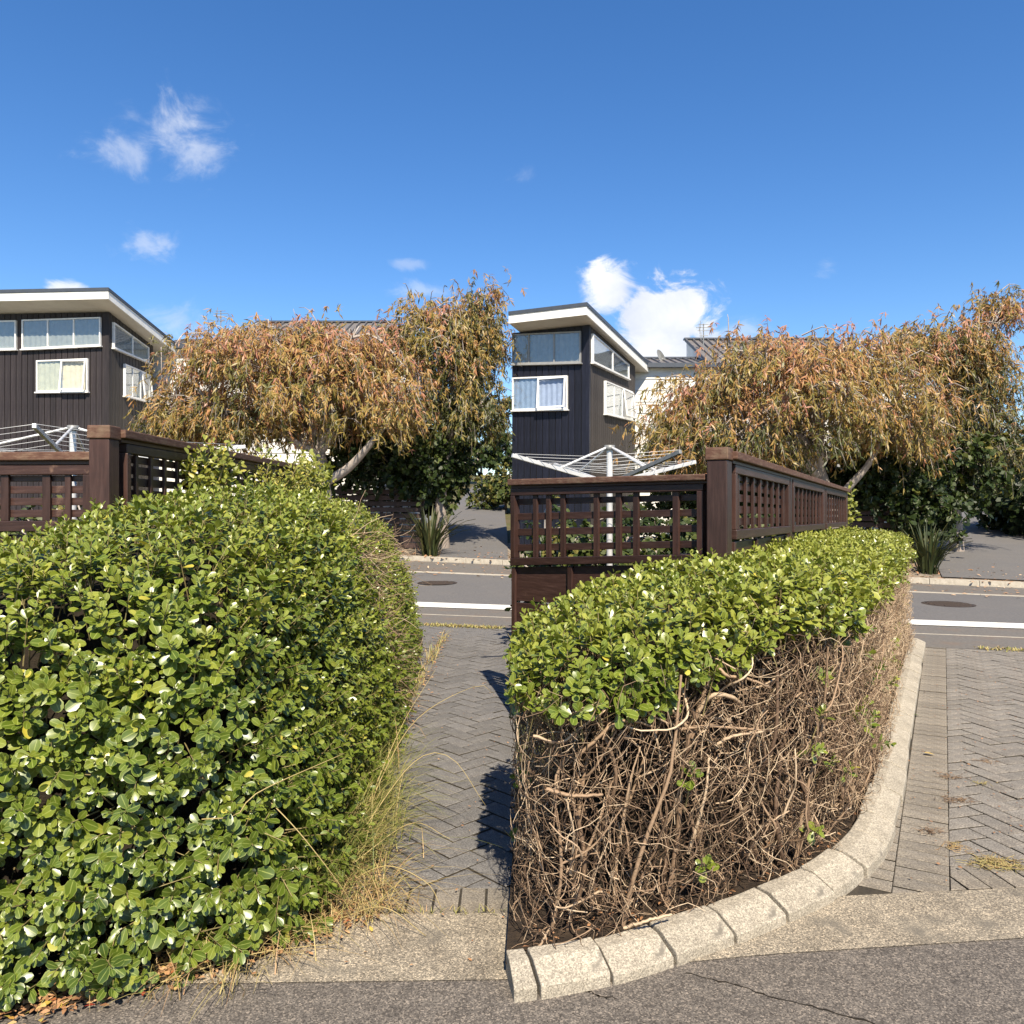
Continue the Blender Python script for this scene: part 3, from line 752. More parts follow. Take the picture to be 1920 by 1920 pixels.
# left plot
lf = thing('garden_fence', 'dark brown lattice fence half buried behind the overgrown leafy hedge', 'fence', (-2.15, 4.05, 0), 'brown lattice garden fences')
LA = np.array([-2.13, 4.05])
fence_leg(lf, (-4.30, 4.13), (-2.175, 4.06), CH + (CY - 850) / F * 4.08, CH + (CY - 848) / F * 4.06, CH - (1005 - CY) / F * 4.08 + 0.02, CH - (1003 - CY) / F * 4.06 + 0.02, 0.05,
          [(0.0, 0.395), (0.40, 0.64), (0.652, 0.991)], [(0.16, 0.04), (0.42, 0.04), (0.68, 0.04), (0.92, 0.03)], [(0.1, 0.042), (0.33, 0.042), (0.68, 0.042), (0.86, 0.03)], (0, -1), lower=4)
fence_post(lf, (-2.125, 4.03), 0.053, (1, 0), (0, 1), 0, CH + (CY - 797) / F * 3.98)
fence_leg(lf, (-2.10, 4.10), (-2.10, 8.40), CH + (CY - 806) / F * 4.1, CH + (CY - 881) / F * 8.4, CH - (965 - CY) / F * 4.1 - 0.05, CH - (955 - CY) / F * 8.4 - 0.12, 0.05,
          [(0.012, 0.325), (0.345, 0.66), (0.68, 0.99)], [(0.14, 0.045), (0.34, 0.045), (0.54, 0.045), (0.74, 0.045), (0.92, 0.04)], [(0.08 + 0.14 * k, 0.03) for k in range(7)], (1, 0), lower=4)
for v in (0.335, 0.67, 1.0):
    yy = 4.1 + 4.3 * v; fence_post(lf, (-2.145, yy), 0.045, (1, 0), (0, 1), 0, CH + (CY - 806) / F * 4.1 * (1 - v) + v * ((CY - 881) / F * 8.4) - 0.05, cap=False)

# right plot
rf = thing('garden_fence', 'dark brown lattice fence standing clear above the clipped hedge', 'fence', (1.13, 4.25, 0), 'brown lattice garden fences')
FP = np.array([1.145, 4.27])
th = math.radians(50)
dl = np.array([-math.cos(th), math.sin(th)]); LE = FP + dl * 0.06; tl = (LE[0] - 0.015) / math.cos(th)
LB = LE + dl * tl
nl = np.array([-dl[1], dl[0]]); nl = nl if nl[1] < 0 else -nl
YL, YR = LB[1], LE[1]
fence_leg(rf, LB, LE, CH + (CY - 899) / F * YL, CH + (CY - 889) / F * YR, CH - (1060 - CY) / F * YL, CH - (1053 - CY) / F * YR, 0.05,
          [(0.0, 0.985)], [(0.16, 0.05), (0.41, 0.05), (0.66, 0.05), (0.90, 0.045)], [(0.13, 0.042), (0.215, 0.042), (0.305, 0.042), (0.50, 0.042), (0.62, 0.042), (0.71, 0.042), (0.90, 0.042)], nl, lower=4)
fence_post(rf, FP, 0.056, V30, U30, 0, CH + (CY - 839) / F * (FP[1] - 0.03))
RA = FP + U30 * 0.065 + V30 * 0.03; RB = np.array([3.87, 9.0])
fence_leg(rf, RA, RB, CH + (CY - 847) / F * RA[1], CH + (CY - 917) / F * 9.0, CH - (1012 - CY) / F * RA[1], CH - (986 - CY) / F * 9.0, 0.05,
          [(0.008, 0.315), (0.345, 0.645), (0.675, 0.985)], [(0.14, 0.045), (0.36, 0.045), (0.58, 0.045), (0.80, 0.045), (0.95, 0.03)], [(0.06 + 0.125 * k, 0.028) for k in range(8)], V30, lower=4)
for v in (0.33, 0.66, 1.0):
    c = RA + (RB - RA) * v; fence_post(rf, c - V30 * 0.01, 0.042, V30, U30, 0, CH + (1 - v) * (CY - 847) / F * RA[1] + v * (CY - 917) / F * 9.0 - 0.046, cap=False)

# ------------------------------------------------------------------ rotary clotheslines
def clothesline(label, X, Y, ztop, rot, arm, rise, zcol):
    root = thing('clothesline', label, 'clothesline', (X, Y, 0), 'rotary clotheslines in the yards')
    tube('pole', [(X, Y, 0.0), (X, Y, ztop - 0.02)], 0.026, 'galv', root, 12)
    tube('hub', [(X, Y, ztop - 0.045), (X, Y, ztop - 0.04), (X, Y, ztop), (X, Y, ztop + 0.003)], [0.02, 0.045, 0.045, 0.01], 'galv_dark', root, 12)
    tube('collar', [(X, Y, zcol - 0.05), (X, Y, zcol - 0.045), (X, Y, zcol + 0.045), (X, Y, zcol + 0.05)], [0.028, 0.042, 0.042, 0.028], 'galv', root, 12)
    tips, mids = [], []
    for k in range(4):
        a = rot + k * math.pi / 2; d = Vector((math.cos(a), math.sin(a), 0)); p0 = Vector((X, Y, zcol)) + d * 0.04; p1 = Vector((X, Y, zcol + rise)) + d * arm
        side = Vector((-d.y, d.x, 0)); up = (p1 - p0).cross(side)
        bar('arm', p0, p1, side, 0.026, up, 0.032, 'galv' if k != 3 else 'galv_dark', root, 0.003)
        mid = p0 + (p1 - p0) * 0.52
        tube('strut', [Vector((X, Y, ztop - 0.02)) + d * 0.03, mid], 0.011, 'galv', root, 8)
        tips.append(p1); mids.append(p0)
    for k in range(4):
        for q in (0.5, 0.62, 0.74, 0.86, 0.97):
            a, b = mids[k] + (tips[k] - mids[k]) * q, mids[(k + 1) % 4] + (tips[(k + 1) % 4] - mids[(k + 1) % 4]) * q
            m = (a + b) / 2 - Vector((0, 0, 0.015)); tube('line', [a + Vector((0, 0, .02)), m, b + Vector((0, 0, .02))], 0.0021, 'wire', root, 4)
    return root
clothesline('white rotary clothesline behind the fence next to the overgrown hedge', (137 - CX) / F * 6.4, 6.4, CH + (CY - 798) / F * 6.4, math.radians(200), 1.35, 0.18, CH + (CY - 870) / F * 6.4)
clothesline('white rotary clothesline behind the fence above the clipped hedge', (1143 - CX) / F * 6.5, 6.5, CH + (CY - 835) / F * 6.5, math.radians(27), 0.92, 0.20, CH + (CY - 905) / F * 6.5)

# ------------------------------------------------------------------ houses
def house(label, C, ang, wf, b_end, z_wall, slope, of, pxroof, mats, win_front, win_side, zg, bw=0.16, roof_trim=0.0):
    C = np.asarray(C, float); v = np.array([math.cos(ang), -math.sin(ang)]); u = np.array([math.sin(ang), math.cos(ang)])
    root = thing('house', label, 'house', (C[0], C[1], zg), 'dark timber houses across the street')
    k_of = lambda px: (px - CX) / F
    def a_at(px): k = k_of(px); return (C[0] - k * C[1]) / (v[0] - k * v[1])
    def b_at(px): k = k_of(px); return (k * C[1] - C[0]) / (u[0] - k * u[1])
    def PF(a, z, o): p = C - v * a - u * o; return Vector((p[0], p[1], z))
    def PS(b, z, o): p = C + u * b + v * o; return Vector((p[0], p[1], z))
    zt = lambda b: z_wall - slope * b
    # wall core
    c8 = [PF(wf, zg - .3, 0), PF(0, zg - .3, 0), PS(b_end, zg - .3, 0), Vector((*(C - v * wf + u * b_end), zg - .3))]
    hexa('wall', c8 + [Vector((c8[0].x, c8[0].y, zt(0))), Vector((c8[1].x, c8[1].y, zt(0))), Vector((c8[2].x, c8[2].y, zt(b_end))), Vector((c8[3].x, c8[3].y, zt(b_end)))], 'interior', root)
    n = int(wf / bw)
    for i in range(n):
        a0, a1 = wf * (i + .06) / n, wf * (i + .94) / n
        hexa('cladding_board', [PF(a1, zg, .028), PF(a0, zg, .028), PF(a0, zg, .001), PF(a1, zg, .001), PF(a1, zt(0) - .01, .028), PF(a0, zt(0) - .01, .028), PF(a0, zt(0) - .01, .001), PF(a1, zt(0) - .01, .001)], mats[0], root)
    n = int(b_end / bw)
    for i in range(n):
        b0, b1 = b_end * (i + .06) / n, b_end * (i + .94) / n
        hexa('cladding_board', [PS(b0, zg, .028), PS(b1, zg, .028), PS(b1, zg, .001), PS(b0, zg, .001), PS(b0, zt(b0) - .01, .028), PS(b1, zt(b1) - .01, .028), PS(b1, zt(b1) - .01, .001), PS(b0, zt(b0) - .01, .001)], mats[1], root)
    # corner stop
    hexa('corner_board', [PF(.06, zg, .04), PF(-.04, zg, .04), PS(.06, zg, .04), PF(.06, zg, -.05)] + [Vector((p.x, p.y, zt(0) - .012)) for p in (PF(.06, zg, .04), PF(-.04, zg, .04), PS(.06, zg, .04), PF(.06, zg, -.05))], mats[0], root)
    # roof slab
    k = k_of(pxroof); q = C - u * of; orr = (k * q[1] - q[0]) / (v[0] - k * v[1])
    def R(a, b, z): p = C - v * a + u * b; return Vector((p[0], p[1], zt(b) + z))
    be = b_end + 0.9; A = wf + 0.05; AF = A - roof_trim
    def slab(name, z0, z1, ins, mat, par=root):
        return hexa(name, [R(AF, -of + ins, z0), R(-orr + ins, -of + ins, z0), R(-orr + ins, be, z0), R(A, be, z0), R(AF, -of + ins, z1), R(-orr + ins, -of + ins, z1), R(-orr + ins, be, z1), R(A, be, z1)], mat, par)
    roof = slab('roof', 0.20, 0.285, -0.02, 'roof_edge')
    slab('soffit', 0.0, 0.03, 0.04, 'soffit', root)
    # fascia boards
    def fas(p, q_, side): return bar('fascia', p, q_, side, 0.035, (0, 0, 1), 0.205, 'fascia', root)
    fas(R(AF, -of + .02, .1), R(-orr + .001, -of + .02, .1), (u[0], u[1], 0)); fas(R(-orr + .02, -of + .04, .1), R(-orr + .02, be, .1), (v[0], v[1], 0))
    # windows
    def window(Pp, s0, s1, zb0, zb1, zt0, zt1, splits, glassb, fmat, opened=None, blind='blind', wavy=True, flip=False):
        """s0..s1 along the wall, bottom z at both ends, top z at both ends"""
        T = 0.035
        def Z(s, f):
            r = (s - s0) / (s1 - s0); return (zb0 + (zb1 - zb0) * r) * (1 - f) + (zt0 + (zt1 - zt0) * r) * f
        def cell(sa, sb, fa, fb, o0, o1, dzt=0, dzb=0):
            c = [Pp(sa, Z(sa, fa) + dzb, o1), Pp(sb, Z(sb, fa) + dzb, o1), Pp(sb, Z(sb, fa) + dzb, o0), Pp(sa, Z(sa, fa) + dzb, o0),
                 Pp(sa, Z(sa, fb) + dzt, o1), Pp(sb, Z(sb, fb) + dzt, o1), Pp(sb, Z(sb, fb) + dzt, o0), Pp(sa, Z(sa, fb) + dzt, o0)]
            return c
        hh = abs(zt0 - zb0); ft = min(0.2, T / max(hh, .05)); ft1 = min(0.3, T / max(abs(zt1 - zb1), .05)); ft = max(ft, ft1 * 0.6)
        fr = [cell(s0, s1, 0, ft, .03, .10), cell(s0, s1, 1 - ft, 1, .03, .10), cell(s0, s0 + T, ft, 1 - ft, .03, .10), cell(s1 - T, s1, ft, 1 - ft, .03, .10)]
        cuts = [s0 + T] + [s0 + (s1 - s0) * q for q in splits] + [s1 - T]
        for s in cuts[1:-1]: fr.append(cell(s - T * .5, s + T * .5, ft, 1 - ft, .03, .095))
        w = boxes_mesh('window', fr, fmat, root)
        for i in range(len(cuts) - 1):
            if opened is not None and i == opened: continue
            c = cell(cuts[i] + .001, cuts[i + 1] - .001, ft, 1 - ft, .072, .080); boxes_mesh('pane', [c], 'glass', w)
        # blinds: pleated sheet behind the glass
        npl = max(8, int(abs(s1 - s0) / 0.075)); V, Fl = [], []
        for i in range(npl + 1):
            s = s0 + T + (s1 - s0 - 2 * T) * i / npl; o = 0.040 + (0.018 if (i % 2 and wavy) else 0.0)
            V += [Pp(s, Z(s, ft), o), Pp(s, Z(s, 1 - ft), o)]
        Fl = [(2 * i, 2 * i + 2, 2 * i + 3, 2 * i + 1) for i in range(npl)]
        link('blind', mesh_py('blind', V, Fl), blind, w)
        # sill
        boxes_mesh('sill', [[Pp(s0 - .03, Z(s0, 0) - .035, .13), Pp(s1 + .03, Z(s1, 0) - .035, .13), Pp(s1 + .03, Z(s1, 0) - .035, .03), Pp(s0 - .03, Z(s0, 0) - .035, .03),
                             Pp(s0 - .03, Z(s0, 0) - .002, .13), Pp(s1 + .03, Z(s1, 0) - .002, .13), Pp(s1 + .03, Z(s1, 0) - .002, .03), Pp(s0 - .03, Z(s0, 0) - .002, .03)]], fmat, w)
        if opened is not None:      # hinged sash standing open at the bottom
            sa, sb = cuts[opened], cuts[opened + 1]; zlo, zhi = Z((sa + sb) / 2, ft), Z((sa + sb) / 2, 1 - ft); ob = .10 + (zhi - zlo) * 0.13
            def S(s, f): return Pp(s, zlo + (zhi - zlo) * f, ob + (.10 - ob) * f)
            def sl(s_0, s_1, f0, f1, th=.035):
                a = [S(s_0, f0), S(s_1, f0), S(s_1, f1), S(s_0, f1)]; off = Pp(0, 0, th) - Pp(0, 0, 0)
                return [a[0] + off, a[1] + off, a[1], a[0], a[3] + off, a[2] + off, a[2], a[3]]
            fw = T / abs(sb - sa); d = (sb - sa) * fw; fh = T / (zhi - zlo)
            sash = boxes_mesh('sash', [sl(sa, sb, 0, fh), sl(sa, sb, 1 - fh, 1), sl(sa, sa + d, fh, 1 - fh), sl(sb - d, sb, fh, 1 - fh)], fmat, root)
            g = [S(sa + d, fh), S(sb - d, fh), S(sb - d, 1 - fh), S(sa + d, 1 - fh)]
            off = Pp(0, 0, .016) - Pp(0, 0, 0)
            link('pane', mesh_py('pane', [p + off for p in g], [(0, 1, 2, 3)]), 'glass', sash)
    zpy = lambda py, Y: CH - (py - CY) / F * Y
    for (px0, px1, yt0, yt1, yb0, yb1, splits, op, bl, fm) in win_front:
        a0, a1 = a_at(px0), a_at(px1); Y0, Y1 = PF(a0, 0, 0).y, PF(a1, 0, 0).y
        window(lambda s, z, o: PF(-s, z, o), -a0, -a1, zpy(yb0, Y0), zpy(yb1, Y1), zpy(yt0, Y0), zpy(yt1, Y1), splits, None, fm, op, bl)
    for (px0, px1, yt0, yt1, yb0, yb1, splits, op, bl, fm) in win_side:
        b0, b1 = b_at(px0), b_at(px1); Y0, Y1 = PS(b0, 0, 0).y, PS(b1, 0, 0).y
        window(PS, b0, b1, zpy(yb0, Y0), zpy(yb1, Y1), zpy(yt0, Y0), zpy(yt1, Y1), splits, None, fm, op, bl)
    return root

CL = np.array([(203 - CX) / F * 21.0, 21.0])
house('black-brown timber house with white fascia left of the wide orange tree', CL, math.radians(4), 4.4, 2.25, 6.86, 0.20, 0.75, 203, ('board', 'board_lit'),
      [(45, 192, 601, 596, 656, 649, (0.33, 0.66), None, 'blind_grey', 'alu_white'), (-60, 34, 604, 602, 658, 656, (0.5,), None, 'blind_grey', 'alu_white'), (72, 168, 677, 673, 736, 735, (0.5,), 1, 'blind', 'alu_white')],
      [(208, 274, 604, 652, 652, 680, (0.52,), None, 'blind_grey', 'alu_white'), (229, 276, 682, 702, 742, 754, (0.3, 0.62), 2, 'blind_grey', 'alu_white')], float(hgt(*CL)))
CR = np.array([(1103 - CX) / F * 19.0, 19.0])
house('dark timber house with deep white eaves beside the white cumulus cloud', CR, math.radians(25), 2.06, 4.05, 6.03, 0.083, 0.75, 1100, ('board_shade', 'board_lit'),
      [(963, 1091, 628, 622, 684, 681, (0.25, 0.62), None, 'blind_grey', 'alu_grey'), (963, 1066, 709, 705, 770, 768, (0.48,), 1, 'curtain_blue', 'alu_white')],
      [(1106, 1174, 626, 684, 680, 711, (0.52,), None, 'blind_grey', 'alu_white'), (1130, 1181, 714, 735, 776, 788, (0.3, 0.6), 2, 'blind_grey', 'alu_white')], float(hgt(*CR)), roof_trim=0.30)

def white_building(label, px0, px1, Y, yeave, sections, zb=0.0):
    X0, X1 = (px0 - CX) / F * Y, (px1 - CX) / F * Y; ze = CH + (CY - yeave) / F * Y; zg = float(hgt((X0 + X1) / 2, Y)) - .3
    root = thing('white_building', label, 'building', ((X0 + X1) / 2, Y, zg), 'white rendered buildings behind the trees')
    def bx(name, x0, x1, y0, y1, z0, z1, mat): return hexa(name, [(x0, y0, z0), (x1, y0, z0), (x1, y1, z0), (x0, y1, z0), (x0, y0, z1), (x1, y0, z1), (x1, y1, z1), (x0, y1, z1)], mat, root)
    bx('wall', X0, X1, Y, Y + 6, zg, ze, 'render_wall')
    n = int((ze - zg) / 0.34)
    for i in range(n): 
        z = zg + (ze - zg) * i / n; hexa('weatherboard', [(X0 + .02, Y - .035, z), (X1 - .02, Y - .035, z), (X1 - .02, Y - .002, z), (X0 + .02, Y - .002, z)] + [(X0 + .02, Y - .012, z + (ze - zg) / n), (X1 - .02, Y - .012, z + (ze - zg) / n), (X1 - .02, Y - .002, z + (ze - zg) / n), (X0 + .02, Y - .002, z + (ze - zg) / n)], 'render_wall', root)
    bx('gutter', X0 - .1, X1 + .1, Y - .28, Y - .12, ze - .02, ze + .11, 'roof_edge')
    for (pa, pb, yt, dep) in sections:
        xa, xb = (pa - CX) / F * Y, (pb - CX) / F * Y; Yr = Y + dep; zr = CH + (CY - yt) / F * Yr
        xa2, xb2 = xa, xb
        roof = hexa('roof', [(xa, Y - .2, ze + .03), (xb, Y - .2, ze + .03), (xb2, Yr, zr - .06), (xa2, Yr, zr - .06), (xa, Y - .2, ze + .09), (xb, Y - .2, ze + .09), (xb2, Yr, zr), (xa2, Yr, zr)], 'roof_steel', root)
        hexa('gable', [(xa + .05, Y - .1, ze - .02), (xb - .05, Y - .1, ze - .02), (xb - .05, Yr - .05, ze - .02), (xa + .05, Yr - .05, ze - .02), (xa + .05, Y - .1, ze + .025), (xb - .05, Y - .1, ze + .025), (xb - .05, Yr - .05, zr - .08), (xa + .05, Yr - .05, zr - .08)], 'render_wall', root)
        hexa('ridge_cap', [(xa - .03, Yr - .12, zr - .01), (xb + .03, Yr - .12, zr - .01), (xb + .03, Yr + .1, zr - .01), (xa - .03, Yr + .1, zr - .01), (xa - .03, Yr - .12, zr + .05), (xb + .03, Yr - .12, zr + .05), (xb + .03, Yr + .1, zr + .05), (xa - .03, Yr + .1, zr + .05)], 'roof_edge', root)
        nr = int((xb - xa) / 0.24); shared = None
        for i in range(nr + 1):
            x = xa + (xb - xa) * i / nr
            if shared is None:
                shared = mesh_py('roof_rib', [(-.02, Y - .2, ze + .088), (.02, Y - .2, ze + .088), (.02, Yr - .13, zr - .012), (-.02, Yr - .13, zr - .012), (-.012, Y - .2, ze + .125), (.012, Y - .2, ze + .125), (.012, Yr - .13, zr + .028), (-.012, Yr - .13, zr + .028)], HEX)
                shared.materials.append(M['roof_steel'])
            r = link('roof_rib', shared, None, root); r.location = (x, 0, 0)
    return root
white_building('white rendered building behind the wide orange tree near the overgrown hedge', 279, 770, 23.9, 655, [(296, 424, 640, 1.6), (420, 712, 605, 3.2)])
white_building('white rendered building with grey ribbed roof beside the deep-eaved house', 1189, 1700, 23.4, 690, [(1207, 1332, 673, 1.6), (1328, 1645, 637, 3.2)])

def antenna(label, px, y0, y1, Y):
    p = at(px, y1, Y); q = at(px, y0, Y); root = thing('tv_antenna', label, 'antenna', tuple(p), 'roof aerials')
    tube('mast', [p - np.array([0, 0, .4]), q], 0.018, 'galv_dark', root, 6)
    for i, (f, w) in enumerate(((0.97, .16), (0.88, .24), (0.78, .2), (0.62, .14))):
        z = p[2] + (q[2] - p[2]) * f
        tube('element', [(p[0] - w, Y - .02, z), (p[0] + w, Y - .02, z + .01)], 0.010, 'galv_dark', root, 6)
        tube('rod', [(p[0] - w * .6, Y - .03, z - .12), (p[0] - w * .6, Y - .03, z + .12)], 0.009, 'galv_dark', root, 6)
antenna('thin roof aerial above the tree beside the brown-black house', 414, 582, 636, 25.2)
antenna('thin roof aerial in front of the white cloud', 1319, 607, 668, 24.9)
dish = thing('satellite_dish', 'small tilted grey dish on the low ribbed roof', 'satellite dish', tuple(at(1242, 684, 24.3)))
dp = at(1240, 670, 24.3)
V, Fl = [(dp[0] + .02, dp[1] + .06, dp[2])], []
for k in range(20):
    a = k * 2 * math.pi / 20; V.append((dp[0] + .12 * math.cos(a) - .10 * math.sin(a), dp[1] - .03 + .05 * math.cos(a), dp[2] + .24 * math.sin(a)))
for k in range(20): Fl.append((0, 1 + k, 1 + (k + 1) % 20))
link('reflector', mesh_py('reflector', V, Fl), 'galv_dark', dish)
tube('bracket', [tuple(dp), tuple(at(1244, 690, 24.3))], 0.02, 'galv_dark', dish, 6)

# dark slatted fences in the shade beyond the street
def slat_fence(label, A, B, h, n):
    A, B = np.asarray(A), np.asarray(B); d = unit(B - A); nr = np.array([d[1], -d[0]])
    root = thing('slat_fence', label, 'fence', (A[0], A[1], float(hgt(*A))), 'dark slatted fences across the street')
    for i in range(n):
        za, zb = float(hgt(*A)) + .1 + h * (i + .5) / n, float(hgt(*B)) + .1 + h * (i + .5) / n
        bar('slat', (*A, za), (*B, zb), (nr[0], nr[1], 0), .022, (0, 0, 1), h / n * .8, 'fence_far', root)
    for k in range(4):
        c = A + (B - A) * k / 3; z = float(hgt(*c)); bar('post', (c[0] - nr[0] * .055, c[1] - nr[1] * .055, z - .1), (c[0] - nr[0] * .055, c[1] - nr[1] * .055, z + h + .16), (d[0], d[1], 0), .08, (nr[0], nr[1], 0), .08, 'fence_far', root)
slat_fence('dark slatted fence in shade left of the narrow far driveway', at(560, 950, 20.4)[:2], at(792, 950, 20.2)[:2], 1.55, 10)
slat_fence('dark slatted fence in shade beyond the far end of the clipped hedge', at(1560, 950, 18.6)[:2], at(1702, 950, 18.2)[:2], 1.5, 10)

# ------------------------------------------------------------------ trees
def tree(label, name, base, fork, trunk_r, lobes, n_clump, twigs, leaves_per, leaf_len, tint_mid, tint_h, mat, tpl, group=None, droop=0.5, limbs=10, extra_limbs=(), seed=1, clump_r=0.29, twig_len=0.5, wf=1.0, bark_t=0.6, hang=0.8, zmin=-0.35, rmin=0.62, twig_r=0.006):
    global rng
    rng = np.random.default_rng(seed)
    base, fork = np.asarray(base, float), np.asarray(fork, float)
    root = thing(name, label, 'tree' if 'tree' in name else 'shrub', tuple(base), group)
    bend = (base + fork) / 2 + np.array([rng.normal(0, .08), rng.normal(0, .08), 0])
    tp = curve_pts([base - np.array([0, 0, .2]), bend, fork], 9)
    tube('trunk', tp, np.linspace(trunk_r * 1.25, trunk_r * 0.8, 9), 'bark', root, 12, bark_t)
    wts = np.array([l[6] for l in lobes], float); wts /= wts.sum()
    C, Tn = [], []
    for _ in range(n_clump):
        l = lobes[rng.choice(len(lobes), p=wts)]
        while True:
            d = rng.normal(size=3); d /= np.linalg.norm(d)
            if d[2] > zmin: break
        r = (rmin + (1 - rmin) * rng.random() ** 0.6) * (1 + 0.10 * math.sin(3.1 * d[0] + 2.3 * d[2] + seed) + 0.06 * rng.normal())
        C.append(np.array(l[:3]) + np.array(l[3:6]) * d * r); Tn.append(d)
    C, Tn = np.array(C), np.array(Tn)
    # limbs: curved branches from the fork to clumps, and finer ones off them
    order = np.argsort(rng.random(n_clump))[:limbs]; limb_pts = []
    for i in order:
        e_ = C[i]; mid = fork * 0.45 + e_ * 0.55 + np.array([0, 0, 0.28 * np.linalg.norm(e_ - fork) * rng.uniform(.5, 1.1)]) + rng.normal(0, .15, 3)
        p = curve_pts([fork + (tp[-1] - tp[-2]) * 0.0, mid, e_], 12); p[2:-1] += rng.normal(0, .03, p[2:-1].shape)
        limb_pts.append(p); tube('branch', p, np.linspace(trunk_r * 0.5, 0.014, 12), 'bark', root, 7, min(1, bark_t + rng.uniform(0, .3)))
    for pts, r0, r1 in extra_limbs:
        p = curve_pts(pts, 12); limb_pts.append(p); tube('branch', p, np.linspace(r0, r1, 12), 'bark', root, 9, 0.85)
    LP = np.vstack(limb_pts) if limb_pts else fork[None]
    P = []
    for i in range(n_clump):
        j = np.argmin(np.linalg.norm(LP - C[i], axis=1) + 0.3 * np.maximum(0, LP[:, 2] - C[i, 2])); a = LP[j]
        P.append(curve_pts([a, (a + C[i]) / 2 + np.array([0, 0, .15]) + rng.normal(0, .08, 3), C[i]], 6))
    # bare pale twig ends arching out over the top and front of the crown
    if hang > .5:
        top = np.where((Tn[:, 2] > .05) & (Tn[:, 1] < .45))[0]
        for i in rng.choice(top, min(60, len(top)), replace=False):
            d = unit(Tn[i] * np.array([1, 1, .5]) + rng.normal(0, .6, 3)); l_ = rng.uniform(.45, 1.1); a = C[i] + Tn[i] * .12
            P.append(curve_pts([a - d * l_ * .4, a + d * l_ * .2 + np.array([0, 0, l_ * .25]), a + d * l_ * .7 + np.array([0, 0, l_ * rng.uniform(-.3, .12)])], 6))
    V, Q, tv = tubes_np(np.array(P), np.tile(np.linspace(0.017, 0.006, 6), (len(P), 1)), 4, np.clip(rng.normal(bark_t + .25, .15, len(P)), 0, 1))
    # drooping leafy twigs round every clump
    N = n_clump * twigs; ci = np.repeat(np.arange(n_clump), twigs)
    S = C[ci] + rng.normal(0, clump_r, (N, 3)) * np.array([1, 1, 0.6])
    out = unit(Tn[ci] * np.array([1, 1, .3]) + rng.normal(0, .6, (N, 3)))
    ln = twig_len * rng.uniform(.5, 1.2, N)[:, None]
    f = np.linspace(0, 1, 5)
    TP = np.stack([S + out * ln * .55 * q + np.array([0, 0, 1]) * ln * (0.18 * math.sin(math.pi * min(1, q * 1.4)) - droop * q ** 1.6) for q in f], 1)
    V2, Q2, tv2 = tubes_np(TP[:, ::2], np.tile(np.linspace(twig_r, twig_r * .45, 3), (N, 1)), 3, np.clip(rng.normal(bark_t, .2, N), 0, 1), False)
    me = mesh_np('twigs', np.vstack([V, V2]), np.vstack([Q, Q2 + len(V)]), None, np.concatenate([tv, tv2]), True)
    tag(link('twigs', me, 'bark', root), kind='stuff')
    # leaves
    LN = N * leaves_per; ti = np.repeat(np.arange(N), leaves_per); q = rng.uniform(.1, 1, LN)
    g = q * 4; k0 = np.minimum(g.astype(int), 3); fr = (g - k0)[:, None]
    O = TP[ti, k0] * (1 - fr) + TP[ti, k0 + 1] * fr
    L = unit(np.array([0, 0, -1]) * hang * 1.05 + out[ti] * .4 + rng.normal(0, .50, (LN, 3)))
    Nn = unit(rng.normal(0, .7, (LN, 3)) + Tn[ci[ti]] * 0.8 + np.array([0.05, -0.5, .35]))
    zc = C[:, 2]; hz = (zc[ci[ti]] - zc.min()) / max(.1, np.ptp(zc))
    tint = np.clip(tint_mid + tint_h * (hz - .5) + rng.normal(0, .19, n_clump)[ci[ti]] + rng.normal(0, .09, N)[ti] + rng.normal(0, .09, LN), 0, 1)
    s = leaf_len * rng.uniform(.6, 1.2, LN)
    V, Q, Uv, T = leaves_np(tpl, O, L, Nn, s, np.full(LN, wf), tint)
    tag(link('crown', mesh_np('crown', V, Q, Uv, T, tpl is not LANCE and tpl is not LEAF_FAR), mat, root), kind='stuff')
    return root

def lobe(px, py, Y, rx, rz, w, dep=0.8):
    c = at(px, py, Y); k = Y / F
    return (c[0], c[1], c[2], rx * k, rx * k * dep, rz * k, w)

G1 = 'wide weeping trees with orange autumn leaves'; G2 = 'tall autumn trees by the far driveways'
def gz(x, y): return float(hgt(x, y))
# left weeping tree
b = at(603, 950, 18.9)
tree('wide weeping tree with orange-brown leaves and a bent pale limb, before the brown-black house', 'weeping_tree', (b[0], b[1], gz(b[0], b[1])), at(600, 852, 18.9), 0.17,
     [lobe(530, 750, 18.9, 200, 125, 1.2), lobe(395, 785, 18.7, 100, 55, 0.4), lobe(650, 745, 18.8, 165, 130, 0.9), lobe(560, 685, 19.0, 190, 75, 1.0), lobe(375, 805, 18.6, 85, 30, .3), lobe(470, 800, 18.5, 100, 35, .35), lobe(690, 790, 18.5, 90, 45, .4)],
     480, 11, 12, 0.158, 0.66, 0.28, 'tree_leaf', LANCE, G1, 0.75, 12,
     [((at(607, 905, 18.85), at(650, 880, 18.6), at(690, 838, 18.3), at(720, 800, 18.2)), .13, .06), ((at(600, 860, 18.9), at(520, 780, 18.5), at(495, 735, 18.4)), .08, .03),
      ((at(600, 850, 18.9), at(650, 650, 18.6), at(705, 632, 18.5), at(760, 690, 18.4)), .07, .02), ((at(600, 850, 18.9), at(560, 680, 18.7), at(480, 635, 18.6), at(345, 625, 18.6)), .06, .012)], seed=3, rmin=0.55)
b = at(868, 950, 20.4)
